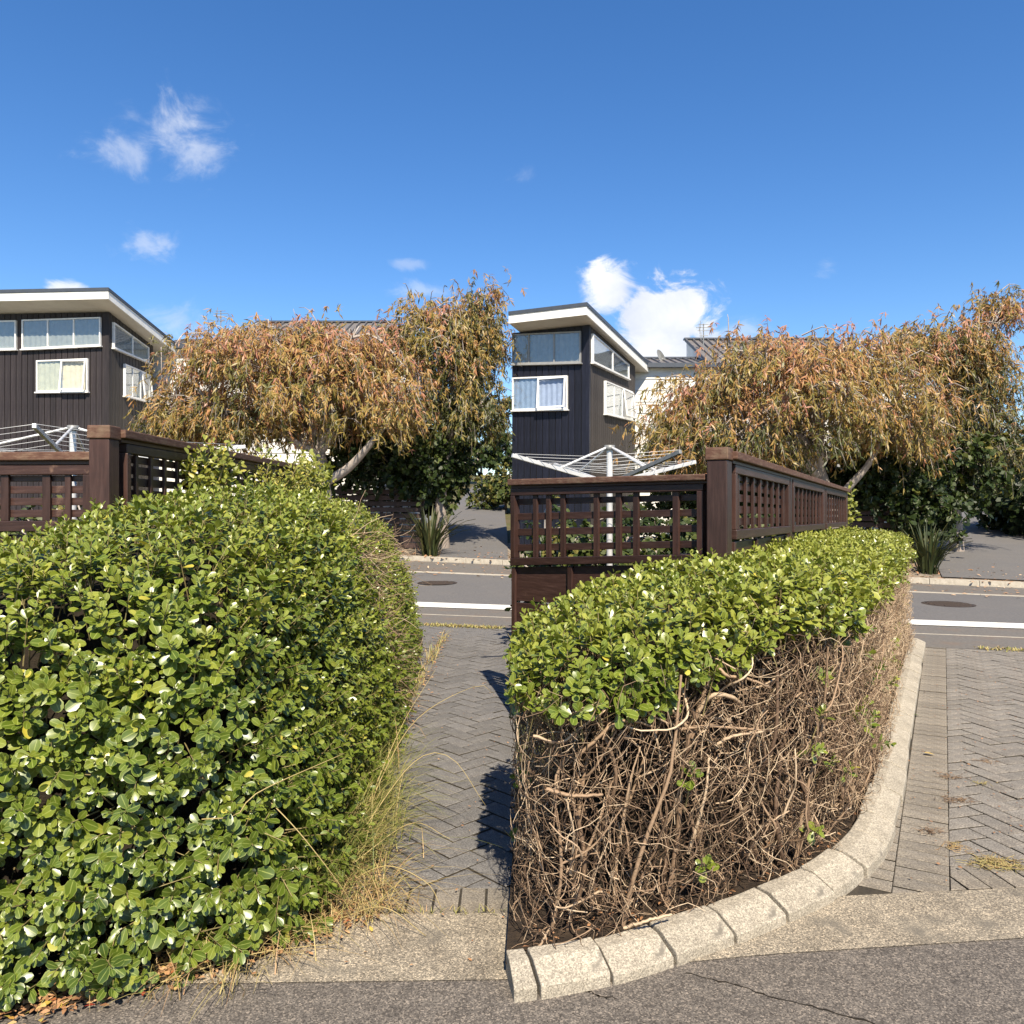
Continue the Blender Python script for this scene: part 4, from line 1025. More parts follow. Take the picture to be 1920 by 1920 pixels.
tree('tall olive and rust-leaved tree leaning over the narrow far driveway', 'autumn_tree', (b[0] - .5, b[1], gz(b[0], b[1])), at(842, 830, 20.4), 0.15,
     [lobe(830, 655, 20.2, 110, 85, 1.1), lobe(905, 565, 20.2, 22, 32, 0.12), lobe(888, 640, 20.3, 42, 80, 0.5), lobe(868, 770, 20.2, 66, 120, 1.1), lobe(760, 680, 20.2, 70, 75, 0.4)],
     280, 11, 11, 0.162, 0.42, 0.42, 'tree_leaf', LANCE, G2, 0.7, 9, (), seed=8, rmin=0.4)
tree('dark evergreen bush in deep shade left of the narrow far driveway', 'evergreen_bush', (*at(745, 950, 20.8)[:2], gz(*at(745, 950, 20.8)[:2])), at(750, 920, 20.8), 0.1,
     [lobe(740, 850, 20.9, 125, 85, 1.0), lobe(810, 900, 20.6, 48, 50, 0.5)], 210, 9, 10, 0.15, 0.32, 0.2, 'evergreen_leaf', LEAF_FAR, 'dark evergreen bushes across the street', 0.2, 6, (), seed=5, rmin=0.3, hang=.3, zmin=-.95, twig_len=.35)
# right weeping tree
b = at(1540, 950, 17.9)
tree('wide weeping tree with rusty leaves and grey limbs, behind the lattice fence', 'weeping_tree', (b[0], b[1], gz(b[0], b[1])), at(1535, 880, 17.9), 0.18,
     [lobe(1440, 790, 17.9, 235, 145, 1.2), lobe(1320, 815, 17.8, 85, 75, 0.4), lobe(1600, 775, 17.8, 165, 140, 0.9), lobe(1480, 725, 18.0, 205, 72, 1.0), lobe(1300, 848, 17.6, 75, 36, .3), lobe(1400, 850, 17.5, 110, 40, .4), lobe(1660, 825, 17.5, 90, 50, .4)],
     480, 11, 12, 0.153, 0.58, 0.34, 'tree_leaf', LANCE, G1, 0.75, 14,
     [((at(1540, 900, 17.9), at(1495, 850, 17.5), at(1450, 790, 17.3)), .10, .045), ((at(1540, 890, 17.9), at(1530, 820, 17.6), at(1515, 740, 17.4)), .09, .03),
      ((at(1575, 930, 17.8), at(1625, 875, 17.5), at(1650, 830, 17.3)), .10, .05), ((at(1540, 880, 17.9), at(1545, 690, 17.6), at(1600, 665, 17.5), at(1690, 690, 17.4)), .07, .02),
      ((at(1540, 880, 17.9), at(1450, 700, 17.6), at(1380, 655, 17.5), at(1330, 665, 17.5)), .06, .012)], seed=13, rmin=0.55)
b = at(1795, 950, 20.0)
tree('tall rust-leaved tree rising above the wide far driveway', 'autumn_tree', (b[0], b[1], gz(b[0], b[1])), at(1790, 840, 20.0), 0.15,
     [lobe(1765, 665, 19.8, 108, 60, 1.0), lobe(1868, 590, 19.8, 38, 42, 0.25), lobe(1830, 740, 19.9, 70, 90, 0.9), lobe(1700, 690, 19.8, 60, 60, 0.3), lobe(1830, 850, 19.8, 95, 90, 0.8)],
     300, 11, 11, 0.158, 0.44, 0.55, 'tree_leaf', LANCE, G2, 0.7, 9, (), seed=21, rmin=0.4)
tree('dark evergreen bush in shade beyond the far end of the clipped hedge', 'evergreen_bush', (*at(1680, 950, 18.6)[:2], gz(*at(1680, 950, 18.6)[:2])), at(1680, 930, 18.6), 0.1,
     [lobe(1655, 905, 18.9, 90, 65, 0.9), lobe(1715, 950, 18.4, 48, 60, 0.7), lobe(1790, 880, 19.2, 75, 65, 0.5)], 230, 9, 10, 0.14, 0.42, 0.35, 'evergreen_leaf', LEAF_FAR, 'dark evergreen bushes across the street', 0.2, 6, (), seed=6, rmin=0.3, hang=.3, zmin=-.95, twig_len=.35)
tree('long dark bush under the rusty weeping tree, seen over the lattice', 'evergreen_bush', (*at(1420, 950, 20.4)[:2], gz(*at(1420, 950, 20.4)[:2])), at(1420, 930, 20.4), 0.1,
     [lobe(1330, 925, 20.5, 110, 70, 0.9), lobe(1460, 920, 20.3, 110, 75, 1.0), lobe(1560, 930, 19.9, 70, 65, .5)], 240, 9, 9, 0.15, 0.40, 0.3, 'evergreen_leaf', LEAF_FAR, 'dark evergreen bushes across the street', 0.2, 6, (), seed=26, rmin=0.3, hang=.3, zmin=-.95, twig_len=.35)
tree('rounded dark bush crowding the right edge of the wide far driveway', 'evergreen_bush', (16.6, 23.6, gz(16.6, 23.6)), (16.6, 23.6, gz(16.6, 23.6) + .8), 0.1,
     [(16.6, 23.6, gz(16.6, 23.6) + 1.2, 1.7, 2.2, 1.7, 1)], 170, 9, 9, 0.2, 0.35, 0.2, 'evergreen_leaf', LEAF_FAR, 'dark evergreen bushes across the street', 0.2, 5, (), seed=16, rmin=0.4, hang=.3, zmin=-.6, twig_len=.45)
tree('small pale-green bush at the right edge of the narrow far driveway', 'evergreen_bush', (-0.35, 33.0, gz(-.35, 33)), (-0.35, 33.0, gz(-.35, 33) + .4), 0.06,
     [(-0.35, 33.0, gz(-.35, 33) + .75, 1.0, 1.3, .95, 1)], 70, 9, 9, 0.16, 0.8, 0.2, 'evergreen_leaf', LEAF_FAR, 'dark evergreen bushes across the street', 0.2, 4, (), seed=17, rmin=0.4, hang=.3, zmin=-.6, twig_len=.35)
tree('far green bush closing the end of the narrow far driveway', 'evergreen_bush', (-2.2, 56.0, gz(-2.2, 56)), (-2.2, 56.0, gz(-2.2, 56) + 1.4), 0.1,
     [(-2.2, 56.0, gz(-2.2, 56) + 2.6, 4.5, 2.5, 3.2, 1)], 80, 8, 8, 0.40, 0.6, 0.2, 'evergreen_leaf', LEAF_FAR, 'dark evergreen bushes across the street', 0.2, 4, (), seed=18, rmin=0.4, hang=.3, zmin=-.6, twig_len=.6)
tree('far green bush closing the end of the wide far driveway', 'evergreen_bush', (27.5, 50.0, gz(27.5, 50)), (27.5, 50.0, gz(27.5, 50) + 1.4), 0.1,
     [(27.5, 50.0, gz(27.5, 50) + 2.6, 6.0, 2.5, 3.4, 1)], 90, 8, 8, 0.42, 0.5, 0.2, 'evergreen_leaf', LEAF_FAR, 'dark evergreen bushes across the street', 0.2, 4, (), seed=19, rmin=0.4, hang=.3, zmin=-.6, twig_len=.6)
# strap-leaved flax clumps beside the driveways
def flax(label, X, Y, h, n, seed):
    r = np.random.default_rng(seed); z = gz(X, Y) + .07; root = thing('flax_bush', label, 'flax', (X, Y, z), 'strap-leaved flax bushes')
    for i in range(n):
        a = r.uniform(0, 2 * math.pi); d = np.array([math.cos(a), math.sin(a), 0]); L = h * r.uniform(.65, 1.15); lean = r.uniform(.08, .75)
        b0 = np.array([X, Y, z]) + d * r.uniform(0, .22) + np.array([0, 0, -.03]); side = np.array([-d[1], d[0], 0]) * r.uniform(.016, .028)
        tw = r.normal(0, .25); V = []; t_ = np.linspace(0, 1, 7)
        for q in t_:
            p = b0 + d * L * lean * q ** 1.5 + np.array([0, 0, 1]) * L * (q - .55 * lean * q ** 2.6); w = side * (1 - q) ** .6 * (.6 + .8 * min(1, q * 3)) + side * .05
            V += [p - w + np.array([0, 0, .012]), p, p + w + np.array([0, 0, .012])]
        Q = [(3 * k + c, 3 * k + c + 1, 3 * k + c + 4, 3 * k + c + 3) for k in range(6) for c in (0, 1)]
        me = mesh_np('leaf', np.array(V), np.array(Q), None, np.full(len(V), np.clip(r.normal(.5, .25), 0, 1)), True)
        link('leaf', me, 'flax_leaf', root)
p = at(797, 1034, 17.9); flax('spiky green flax bush at the foot of the narrow far driveway', p[0], 19.0, 1.35, 95, 4)
p = at(1742, 1082, 15.9); flax('spiky dark flax bush at the foot of the wide far driveway', p[0] + .35, 16.6, 1.2, 95, 9)

# ------------------------------------------------------------------ hedges
rng = np.random.default_rng(77)

def in_poly(P, poly):
    x, y = P[:, 0], P[:, 1]; c = np.zeros(len(P), bool); n = len(poly)
    for i in range(n):
        (x0, y0), (x1, y1) = poly[i], poly[(i + 1) % n]
        if y0 == y1: continue
        k = ((y0 > y) != (y1 > y)) & (x < (x1 - x0) * (y - y0) / (y1 - y0) + x0); c ^= k
    return c

def dist_path(P, path):
    d = np.full(len(P), 1e9)
    for a, b in zip(path[:-1], path[1:]):
        a, b = np.asarray(a, float), np.asarray(b, float); ab = b - a; t = np.clip(((P - a) @ ab) / (ab @ ab), 0, 1)
        d = np.minimum(d, np.linalg.norm(P - (a + t[:, None] * ab), axis=1))
    return d

class Hedge:
    """An implicit body: plan outline (open face path + closing back points), height field and a side profile."""
    def __init__(s, face, back, H, prof, bump, seed):
        s.face, s.poly, s.H, s.prof, s.bump, s.seed = face, list(face) + list(back), H, prof, bump, seed
        q = np.array(s.poly); s.lo, s.hi = q.min(0) - .3, q.max(0) + .3
    def f(s, P):
        d = dist_path(P[:, :2], s.face); d = np.where(in_poly(P[:, :2], s.poly), d, -d)
        h = P[:, 2] / s.H(P[:, 0], P[:, 1]); q = d - np.interp(h, s.prof[0], s.prof[1])
        return q + s.bump * snoise(P, 3.2, s.seed) + s.bump * .6 * snoise(P, 8.5, s.seed + 1)
    def grad(s, P, e=0.02):
        g = np.stack([s.f(P + np.eye(3)[k] * e) - s.f(P - np.eye(3)[k] * e) for k in range(3)], 1) / (2 * e)
        return g
    def sample(s, n, d0, d1, zmin=0.03, zmax=2.2, cond=None):
        out, nor = [], []; got = 0
        while got < n:
            m = 60000; P = np.stack([rng.uniform(s.lo[0], s.hi[0], m), rng.uniform(s.lo[1], s.hi[1], m), rng.uniform(zmin, zmax, m)], 1)
            v = s.f(P); k = (v > d0 - .05) & (v < d1 * 4 + .1); P, v = P[k], v[k]
            if cond is not None:
                k = cond(P); P, v = P[k], v[k]
            g = s.grad(P); gn = np.maximum(np.linalg.norm(g, axis=1), .3); v = v / gn
            k = (v > d0) & (v < d1); P, g = P[k], g[k]
            out.append(P); nor.append(-unit(g)); got += len(P)
        return np.vstack(out)[:n], np.vstack(nor)[:n]

CAM = np.array([0, 0, CH])
def shoot_leaves(P, A, nl, size, length, spread=(22, 82), jitter=.18):
    """spiral rosettes: P base, A axis; returns origins, along, normal, sizes, shoot index, position 0 tip..1 base"""
    N = len(P); si = np.repeat(np.arange(N), nl); k = np.tile(np.arange(nl), N); r = k / (nl - 1)
    ref = np.where(np.abs(A[:, 2:3]) < .9, np.array([[0, 0, 1.]]), np.array([[1., 0, 0]])); U = unit(np.cross(A, ref)); Wv = np.cross(A, U)
    phi = rng.uniform(0, 6.28, N)[si] + k * 2.39996 + rng.normal(0, .25, N * nl)
    rad = U[si] * np.cos(phi)[:, None] + Wv[si] * np.sin(phi)[:, None]
    th = np.radians(spread[0] + (spread[1] - spread[0]) * r ** .8) + rng.normal(0, jitter, N * nl)
    L = A[si] * np.cos(th)[:, None] + rad * np.sin(th)[:, None]; Nn = A[si] * np.sin(th)[:, None] - rad * np.cos(th)[:, None]
    Nn = unit(Nn + rng.normal(0, .22, Nn.shape)); ln = length[si]
    O = P[si] + A[si] * (ln * (1 - r))[:, None] + rad * .004
    s = size * (0.5 + .55 * np.minimum(1, r * 1.8)) * rng.uniform(.72, 1.25, N * nl) * rng.uniform(.75, 1.25, N)[si]
    return O, unit(L), Nn, s, si, r

def hedge_foliage(root, O, L, Nn, s, tint, near, n_part=300):
    """three levels of leaf detail by distance; the 300 nearest outer leaves are parts of their own"""
    wf = rng.uniform(.88, 1.15, len(O)); d = np.linalg.norm(O - CAM, axis=1)
    pick = np.zeros(len(O), bool); cand = np.where(near)[0]; cand = cand[np.argsort(d[cand])][:n_part]; pick[cand] = True
    levels = np.linspace(.04, .96, 10); shared = []
    for lv in levels:
        tv, tq, tu = LEAF_HI; me = mesh_np('leaf', tv, tq, tu, np.full(len(tv), lv), True); me.materials.append(M['hedge_leaf']); shared.append(me)
    Xa = unit(np.cross(L, Nn)); Z = np.cross(Xa, L)
    for i in cand:
        o = bpy.data.objects.new('leaf', shared[int(np.argmin(abs(levels - tint[i])))]); COL.objects.link(o); parent_to(o, root)
        m = Matrix(((Xa[i, 0], L[i, 0], Z[i, 0], 0), (Xa[i, 1], L[i, 1], Z[i, 1], 0), (Xa[i, 2], L[i, 2], Z[i, 2], 0), (0, 0, 0, 1)))
        o.matrix_basis = Matrix.Translation(Vector(O[i])) @ m @ Matrix.Diagonal((s[i] * wf[i], s[i], s[i], 1))
    parts = []; side = O[:, 0] / O[:, 1] < -.72
    for tpl, k in ((LEAF_HI, (d < 2.6) & ~side), (LEAF_MID, (d >= 2.6) & (d < 3.9) & ~side), (LEAF_LO, ((d >= 3.9) & (d < 5.6)) | side), (LEAF_FAR, (d >= 5.6) & ~side)):
        k = k & ~pick
        if k.any(): parts.append(leaves_np(tpl, O[k], L[k], Nn[k], s[k], wf[k], tint[k]))
    V, Q, Uv, T = join_np(parts)
    tag(link('foliage', mesh_np('foliage', V, Q, Uv, T, True), 'hedge_leaf', root), kind='stuff')

def core_mesh(root, hedge, depth, step=0.14, zmax=2.0, name='core_blocker'):
    """added dark core that stops light between the leaves: surface of the body shrunk by depth, as a rough height shell"""
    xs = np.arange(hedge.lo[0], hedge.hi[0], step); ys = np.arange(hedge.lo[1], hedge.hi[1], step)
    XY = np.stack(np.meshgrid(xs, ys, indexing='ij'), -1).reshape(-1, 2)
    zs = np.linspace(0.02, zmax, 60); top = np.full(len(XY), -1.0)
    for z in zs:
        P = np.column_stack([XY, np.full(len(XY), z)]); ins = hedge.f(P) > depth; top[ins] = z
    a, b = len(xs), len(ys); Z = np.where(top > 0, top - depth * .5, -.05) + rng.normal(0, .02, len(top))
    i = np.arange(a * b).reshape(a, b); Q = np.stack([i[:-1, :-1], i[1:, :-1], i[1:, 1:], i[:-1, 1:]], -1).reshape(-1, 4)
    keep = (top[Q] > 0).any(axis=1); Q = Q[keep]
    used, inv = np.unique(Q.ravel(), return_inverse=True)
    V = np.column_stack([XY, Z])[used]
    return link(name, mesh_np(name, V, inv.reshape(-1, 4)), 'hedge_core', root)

# --- the overgrown hedge
lh = thing('overgrown_hedge', 'big overgrown glossy green hedge spilling over the path edge and kerb', 'hedge', (-1.4, 4.5, 0))
LFACE = [(-3.55, 3.8), (-3.6, 2.3), (-3.3, 2.1), (-2.2, 2.16), (-1.62, 2.24), (-1.28, 2.40), (-1.04, 2.49), (-0.88, 2.58), (-0.76, 2.74), (-0.71, 3.05), (-0.74, 4.0), (-0.80, 5.0), (-0.88, 6.2), (-0.95, 7.4), (-1.08, 8.2), (-1.28, 8.9), (-1.6, 9.3), (-2.0, 9.4)]
LBACK = [(-2.02, 9.0), (-2.02, 4.0), (-2.3, 3.9), (-3.5, 3.9)]
def HL_(X, Y):
    h = np.interp(Y, [2.0, 3.0, 3.7, 4.6, 6.0, 7.5, 8.6, 9.3, 9.8], [1.22, 1.32, 1.46, 1.49, 1.47, 1.38, 1.27, 1.14, .96])
    return h + np.interp(X, [-3.2, -2.4, -1.9, -1.5, -.8], [-.27, -.23, -.07, .05, 0.0])
LPROF = ([0, .06, .2, .38, .55, .7, .82, .92, .98, 1.02, 1.06, 1.12], [-.04, -.02, .01, .05, .10, .16, .23, .31, .43, .72, 1.6, 3.5])
H1 = Hedge(LFACE, LBACK, HL_, LPROF, 0.055, 4)
core_mesh(lh, H1, 0.24)
c1 = lambda P: (P[:, 0] > -3.6) & (P[:, 0] / P[:, 1] > -1.35)
P, Nr = H1.sample(8900, 0.0, 0.14, cond=c1)
gap = snoise(P, 3.0, 91) + .5 * snoise(P, 9, 92)
keep = gap > -1.45
P, Nr = P[keep], Nr[keep]
low = np.clip((P[:, 2] - .25) / .9, 0, 1)[:, None]
A = unit(Nr * .85 + np.array([0, 0, 1.]) * (.75 * low) + np.array([0, -.1, -.12]) * (1 - low) + rng.normal(0, .28, P.shape))
ln = rng.uniform(.05, .13, len(P))
O, L, Nn, s, si, r = shoot_leaves(P, A, 11, 0.041, ln)
# the lower front hangs its leaves flatter, facing outwards
flat_w = ((1 - low[si, 0]) * .75)[:, None]
L = unit(L * (1 - flat_w) + flat_w * (L + np.array([0, 0, -.7]))); Nn = unit(Nn * (1 - flat_w) + flat_w * (Nr[si] + np.array([0, 0, .25]) + rng.normal(0, .25, L.shape)))
far = np.clip((O[:, 1] - 5.0) / 3.0, 0, 1)
s = s * (1 - .22 * far)
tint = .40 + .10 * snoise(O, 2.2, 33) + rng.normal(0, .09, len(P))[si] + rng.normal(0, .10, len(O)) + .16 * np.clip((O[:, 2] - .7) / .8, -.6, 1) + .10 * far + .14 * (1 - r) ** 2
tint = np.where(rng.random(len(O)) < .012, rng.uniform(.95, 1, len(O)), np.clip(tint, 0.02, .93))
vis = (np.abs(O[:, 0] / O[:, 1]) < .655) & (r < .9) & (Nn[:, 1] < .3)
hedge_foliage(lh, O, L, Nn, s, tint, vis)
# shoot stems
SP = np.stack([P - A * .10 + rng.normal(0, .01, P.shape), P, P + A * (ln * .9)[:, None]], 1)
V, Q, tv = tubes_np(SP[:, ::2], np.tile([.0032, .0016], (len(P), 1)), 3, rng.uniform(.2, 1, len(P)), False)
tag(link('shoot_stems', mesh_np('shoot_stems', V, Q, None, tv, True), 'green_stem', lh), kind='stuff')

# dead, sun-browned inner twigs showing on the path side
def twig_polys(P, D, seg, K, kink, up=0.0):
    pts = [P]; d = D.copy(); ln = seg * rng.uniform(.7, 1.3, (len(P), 1))
    for k in range(K - 1):
        d = unit(d + rng.normal(0, kink, d.shape) + np.array([0, 0, up])); pts.append(pts[-1] + d * ln)
    return np.stack(pts, 1)
Pt, Nt = H1.sample(420, 0.0, .10, .1, 1.3, cond=lambda P: (P[:, 1] > 4.2) & (P[:, 1] < 8) & (P[:, 0] > -1.3) & (snoise(P, 2.0, 5) > .25))
TP = twig_polys(Pt, unit(Nt * .5 + np.array([0, .6, -.5]) + rng.normal(0, .5, Pt.shape)), .07, 6, .3)
V, Q, tv = tubes_np(TP, np.tile(np.linspace(.0028, .0014, 6), (len(Pt), 1)), 3, rng.uniform(.2, .9, len(Pt)), False)
tag(link('dead_twigs', mesh_np('dead_twigs', V, Q, None, tv, True), 'twig', lh), kind='stuff')

# --- the clipped hedge
rh = thing('clipped_hedge', 'clipped hedge with leafy green top over bare tangled brown twigs', 'hedge', (1.5, 4.2, .05))
inn = KP + kn * 0.150
face_r = [(0.0, 3.45), (0.0, 2.60)] + [tuple(q) for q in inn[12::14]] + [(4.36, 8.92), (4.28, 9.08)]
RBACK = [(3.86, 9.0), (2.4, 6.42), (1.30, 4.42), (1.05, 4.22), (0.55, 3.95), (0.25, 3.72), (0.0, 3.5)]
def HR_(X, Y):
    u = X * U30[0] + Y * U30[1]
    return np.interp(X, [0, .25, .6, 1.0, 1.6, 2.4, 3.4, 4.6], [.97, 1.04, 1.12, 1.17, 1.19, 1.21, 1.22, 1.19])
RPROF = ([0, .1, .35, .6, .8, .9, .95, .985, 1.01, 1.04, 1.1], [-.02, -.015, .0, .0, -.01, .005, .04, .10, .3, 1.0, 3.0])
H2 = Hedge(face_r, RBACK, HR_, RPROF, 0.024, 14)
core_mesh(rh, H2, 0.38, 0.12, 1.6)
def leaf_floor(P):
    return np.interp(P[:, 0], [0, .35, .5, .75, .95, 1.3, 1.7, 2.4, 4.6], [.80, .80, .78, .90, .99, .97, .96, .95, .99]) + .05 * snoise(P, 7, 51) + .03 * snoise(P, 17, 52)
c2 = lambda P: (P[:, 2] > leaf_floor(P)) & (P[:, 0] > .004)
P, Nr = H2.sample(3600, -0.01, .12, .5, 1.6, cond=c2)
# stray sprigs low on the bare face
P3, N3 = H2.sample(60, .0, .08, .12, .95, cond=lambda P: (P[:, 2] < leaf_floor(P)))
P, Nr = np.vstack([P, P3]), np.vstack([Nr, N3])
A = unit(Nr * .7 + np.array([0, 0, .7]) + rng.normal(0, .35, P.shape)); ln = rng.uniform(.03, .085, len(P))
O, L, Nn, s, si, r = shoot_leaves(P, A, 9, 0.040, ln, (20, 85), .25)
far = np.clip((O[:, 1] - 4.2) / 3.5, 0, 1); s = s * (1 - .12 * far)
ok = (O[:, 0] > -.004)
tint = .56 + .10 * snoise(O, 3, 34) + rng.normal(0, .08, len(P))[si] + rng.normal(0, .08, len(O)) + .10 * (1 - r) ** 2 + .10 * np.clip((O[:, 2] - 1.0) / .15, -1, 1) + .06 * far
tint = np.where(rng.random(len(O)) < .010, rng.uniform(.95, 1, len(O)), np.clip(tint, .04, .94))
O, L, Nn, s, si, r, tint = [q[ok] for q in (O, L, Nn, s, si, r, tint)]
hedge_foliage(rh, O, L, Nn, s, tint, (np.abs(O[:, 0] / O[:, 1]) < .655) & (r < .9) & (Nn[:, 1] < .4))
SP = np.stack([P - A * .12 + rng.normal(0, .012, P.shape), P, P + A * (ln * .9)[:, None]], 1)
V, Q, tv = tubes_np(SP[:, ::2], np.tile([.0034, .0016], (len(P), 1)), 3, rng.uniform(.2, 1, len(P)), False)
tag(link('shoot_stems', mesh_np('shoot_stems', V, Q, None, tv, True), 'green_stem', rh), kind='stuff')

# bare twigs: fine brushwood all over the face, kinked branches over it
bare = lambda P: (P[:, 2] < leaf_floor(P) + .06) & (P[:, 0] > .0)
def bare_twigs(n, d0, d1, seg, K, r0, r1, kink, tint_lo, tint_hi, S=3, cond=bare, upw=.55, outw=.25):
    P, Nr = H2.sample(n, d0, d1, .045, 1.25, cond=cond)
    D = unit(np.array([0, 0, 1.]) * upw + Nr * outw + rng.normal(0, .75, P.shape)); TP = twig_polys(P, D, seg, K, kink, .03)
    TP[..., 2] = np.maximum(TP[..., 2], .05)
    R = r0 * rng.uniform(.6, 1.3, (n, 1)) * np.linspace(1, r1 / r0, K)[None]
    thin = rng.random(n) < np.interp(P[:, 2], [.1, .3, .6], [.72, .62, 1.0])      # thinned low down so the dark core shows as shade
    inside = thin & (H2.f(TP.reshape(-1, 3)).reshape(n, K) > -.06).all(axis=1) & (TP[..., 0] > -.012).all(axis=1)      # clipped back to the hedge's face
    return TP[inside], R[inside], rng.uniform(0, 1, n)[inside] ** 1.45 * (tint_hi - tint_lo) + tint_lo
front = lambda P: bare(P) & (P[:, 1] < 4.6)
lowf = lambda P: (P[:, 2] < .32) & (P[:, 0] > 0) & (P[:, 1] < 4.6)
lows = lambda P: (P[:, 2] < .3) & (P[:, 1] >= 4.3)
sideR = lambda P: bare(P) & (P[:, 1] >= 4.3)
parts = []
for a in ((5000, .0, .12, .046, 6, .0022, .0010, .30, .22, 1.0, 3, front), (1500, .14, .34, .07, 6, .0036, .0018, .30, .0, .35, 3, front),  # deeper twigs tinted darker, the shade between twigs put into the colour
          (1300, -.02, .10, .026, 6, .0020, .0010, .40, .1, .9, 3, lowf), (1000, -.02, .10, .026, 6, .0020, .0010, .40, .3, 1.0, 3, lows),
          (4800, -.01, .08, .034, 5, .0022, .0012, .42, .6, 1.0, 3, sideR), (1300, .08, .22, .05, 6, .003, .0015, .35, .15, .7, 3, sideR)):
    TP, R, tn = bare_twigs(*a[:10], S=a[10], cond=a[11]); v, q, t_ = tubes_np(TP, R, 3, tn, False); parts.append((v, q, np.zeros((len(v), 2)), t_))
V, Q, Uv, T = join_np(parts)
tag(link('brushwood', mesh_np('brushwood', V, Q, None, T, True), 'twig', rh), kind='stuff')
TP, R, tn = bare_twigs(420, .03, .14, .055, 8, .0046, .0026, .34, .35, 1.0, cond=front)
for i in range(min(240, len(TP))):
    v, q, t_ = tubes_np(curve_pts(TP[i], 14)[None], np.interp(np.linspace(0, 1, 14), np.linspace(0, 1, 8), R[i])[None], 4, tn[i:i + 1], True)
    link('branch', mesh_np('branch', v, q, None, t_, True), 'twig', rh)
# the stoutest sawn limbs, as seen on the front
def limb(pts, r0, r1, t_=.9):
    t_ = rng.uniform(.55, .9); r0, r1 = r0 * .85, r1 * .75
    p = curve_pts([at(*q) for q in pts], 22); p[1:-1] += rng.normal(0, .0012, p[1:-1].shape)
    v, q, tt = tubes_np(p[None], np.linspace(r0, r1, 22)[None], 4 if r0 < .008 else 6, np.array([t_]), r0 < .008); link('branch', mesh_np('branch', v, q, None, tt, True), 'twig', rh)
for pts, a_, b_ in (([(1290, 1372, 2.86), (1320, 1318, 2.84), (1345, 1302, 2.83), (1385, 1315, 2.9), (1400, 1345, 3.0)], .0125, .008), ([(1330, 1225, 2.9), (1360, 1265, 2.84), (1400, 1272, 2.9), (1445, 1290, 2.96)], .009, .006),
                    ([(1265, 1370, 2.82), (1320, 1362, 2.82), (1380, 1365, 2.86), (1430, 1370, 2.92)], .009, .006), ([(1080, 1420, 2.66), (1120, 1385, 2.64), (1140, 1365, 2.63), (1180, 1350, 2.66), (1230, 1365, 2.7)], .009, .006),
                    ([(1000, 1380, 2.6), (1050, 1392, 2.58), (1090, 1362, 2.6), (1140, 1330, 2.66)], .007, .004), ([(1025, 1480, 2.58), (1075, 1492, 2.57), (1130, 1490, 2.6)], .009, .007), ([(1345, 1395, 2.84), (1375, 1380, 2.84), (1430, 1372, 2.9)], .008, .006),
                    ([(1165, 1560, 2.68), (1180, 1470, 2.66), (1200, 1400, 2.66)], .007, .004), ([(1070, 1640, 2.64), (1075, 1560, 2.6), (1060, 1490, 2.58)], .008, .005), ([(1290, 1600, 2.85), (1320, 1500, 2.82), (1330, 1420, 2.82)], .009, .006),
                    ([(1400, 1610, 3.1), (1420, 1560, 3.0), (1480, 1520, 3.02)], .007, .004), ([(1170, 1740, 2.62), (1220, 1725, 2.6), (1260, 1715, 2.64)], .007, .006), ([(975, 1790, 2.56), (1010, 1775, 2.55), (1030, 1740, 2.56)], .007, .005)):
    limb(pts, a_, b_)
# main stems rising out of the soil and forking behind the brushwood
for k in range(64):
    i = int(rng.uniform(.02, .80) * len(inn)); b0 = inn[i] + kn[i] * rng.uniform(.05, .24); a_ = rng.normal(0, .12, 2); h_ = rng.uniform(.7, .95)
    if b0[0] < .05: continue
    p = curve_pts([(b0[0], b0[1], .03), (b0[0] + a_[0] * .4 + rng.normal(0, .03), b0[1] + rng.normal(0, .03), .3), (b0[0] + a_[0] * .7 + rng.normal(0, .05), b0[1] + a_[1] * .5 + rng.normal(0, .03), .6), (b0[0] + a_[0] + rng.normal(0, .06), b0[1] + a_[1] * .6, h_)], 18)
    if p[:, 0].min() < .03 or H2.f(p).min() < -.03: continue
    r0 = rng.uniform(.007, .013); p[1:-1] += rng.normal(0, .0015, p[1:-1].shape)
    tube('stem', p, np.linspace(r0, r0 * .55, 18), 'twig', rh, 7, rng.uniform(.25, .6))
    for f_ in range(2):
        j = rng.integers(5, 13); d_ = unit(np.array([rng.normal(0, .6), rng.normal(-.25, .4), rng.uniform(.4, 1)])); l_ = rng.uniform(.15, .32)
        q_ = curve_pts([p[j], p[j] + d_ * l_ * .5 + rng.normal(0, .015, 3), p[j] + d_ * l_ + np.array([0, 0, .05])], 9)
        if q_[:, 0].min() < .02 or H2.f(q_).min() < -.04: continue
        tube('branch', q_, np.linspace(r0 * .6, r0 * .3, 9), 'twig', rh, 6, rng.uniform(.3, .8))
# litter of dropped twigs and dead leaves on the bed
n = 900; ii = rng.integers(0, len(inn), n); off = rng.uniform(0, .35, n)
LPt = inn[ii] + kn[ii] * off[:, None]; O = np.column_stack([LPt, np.full(n, .06) + rng.uniform(0, .02, n)]); O = O[O[:, 0] > .03]; n = len(O)
L = unit(rng.normal(size=(n, 3)) * np.array([1, 1, .15])); Nn = unit(rng.normal(0, .35, (n, 3)) + np.array([0, 0, 1]))
V, Q, Uv, T = leaves_np(LEAF_LO, O, L, Nn, rng.uniform(.010, .024, n), rng.uniform(.5, 1.1, n), np.clip(rng.beta(1.2, 3, n) * .6, 0, 1))
tag(link('leaf_litter', mesh_np('leaf_litter', V, Q, Uv, T, True), 'litter'), 'dry brown leaf litter under the clipped hedge', 'leaf litter', kind='stuff')

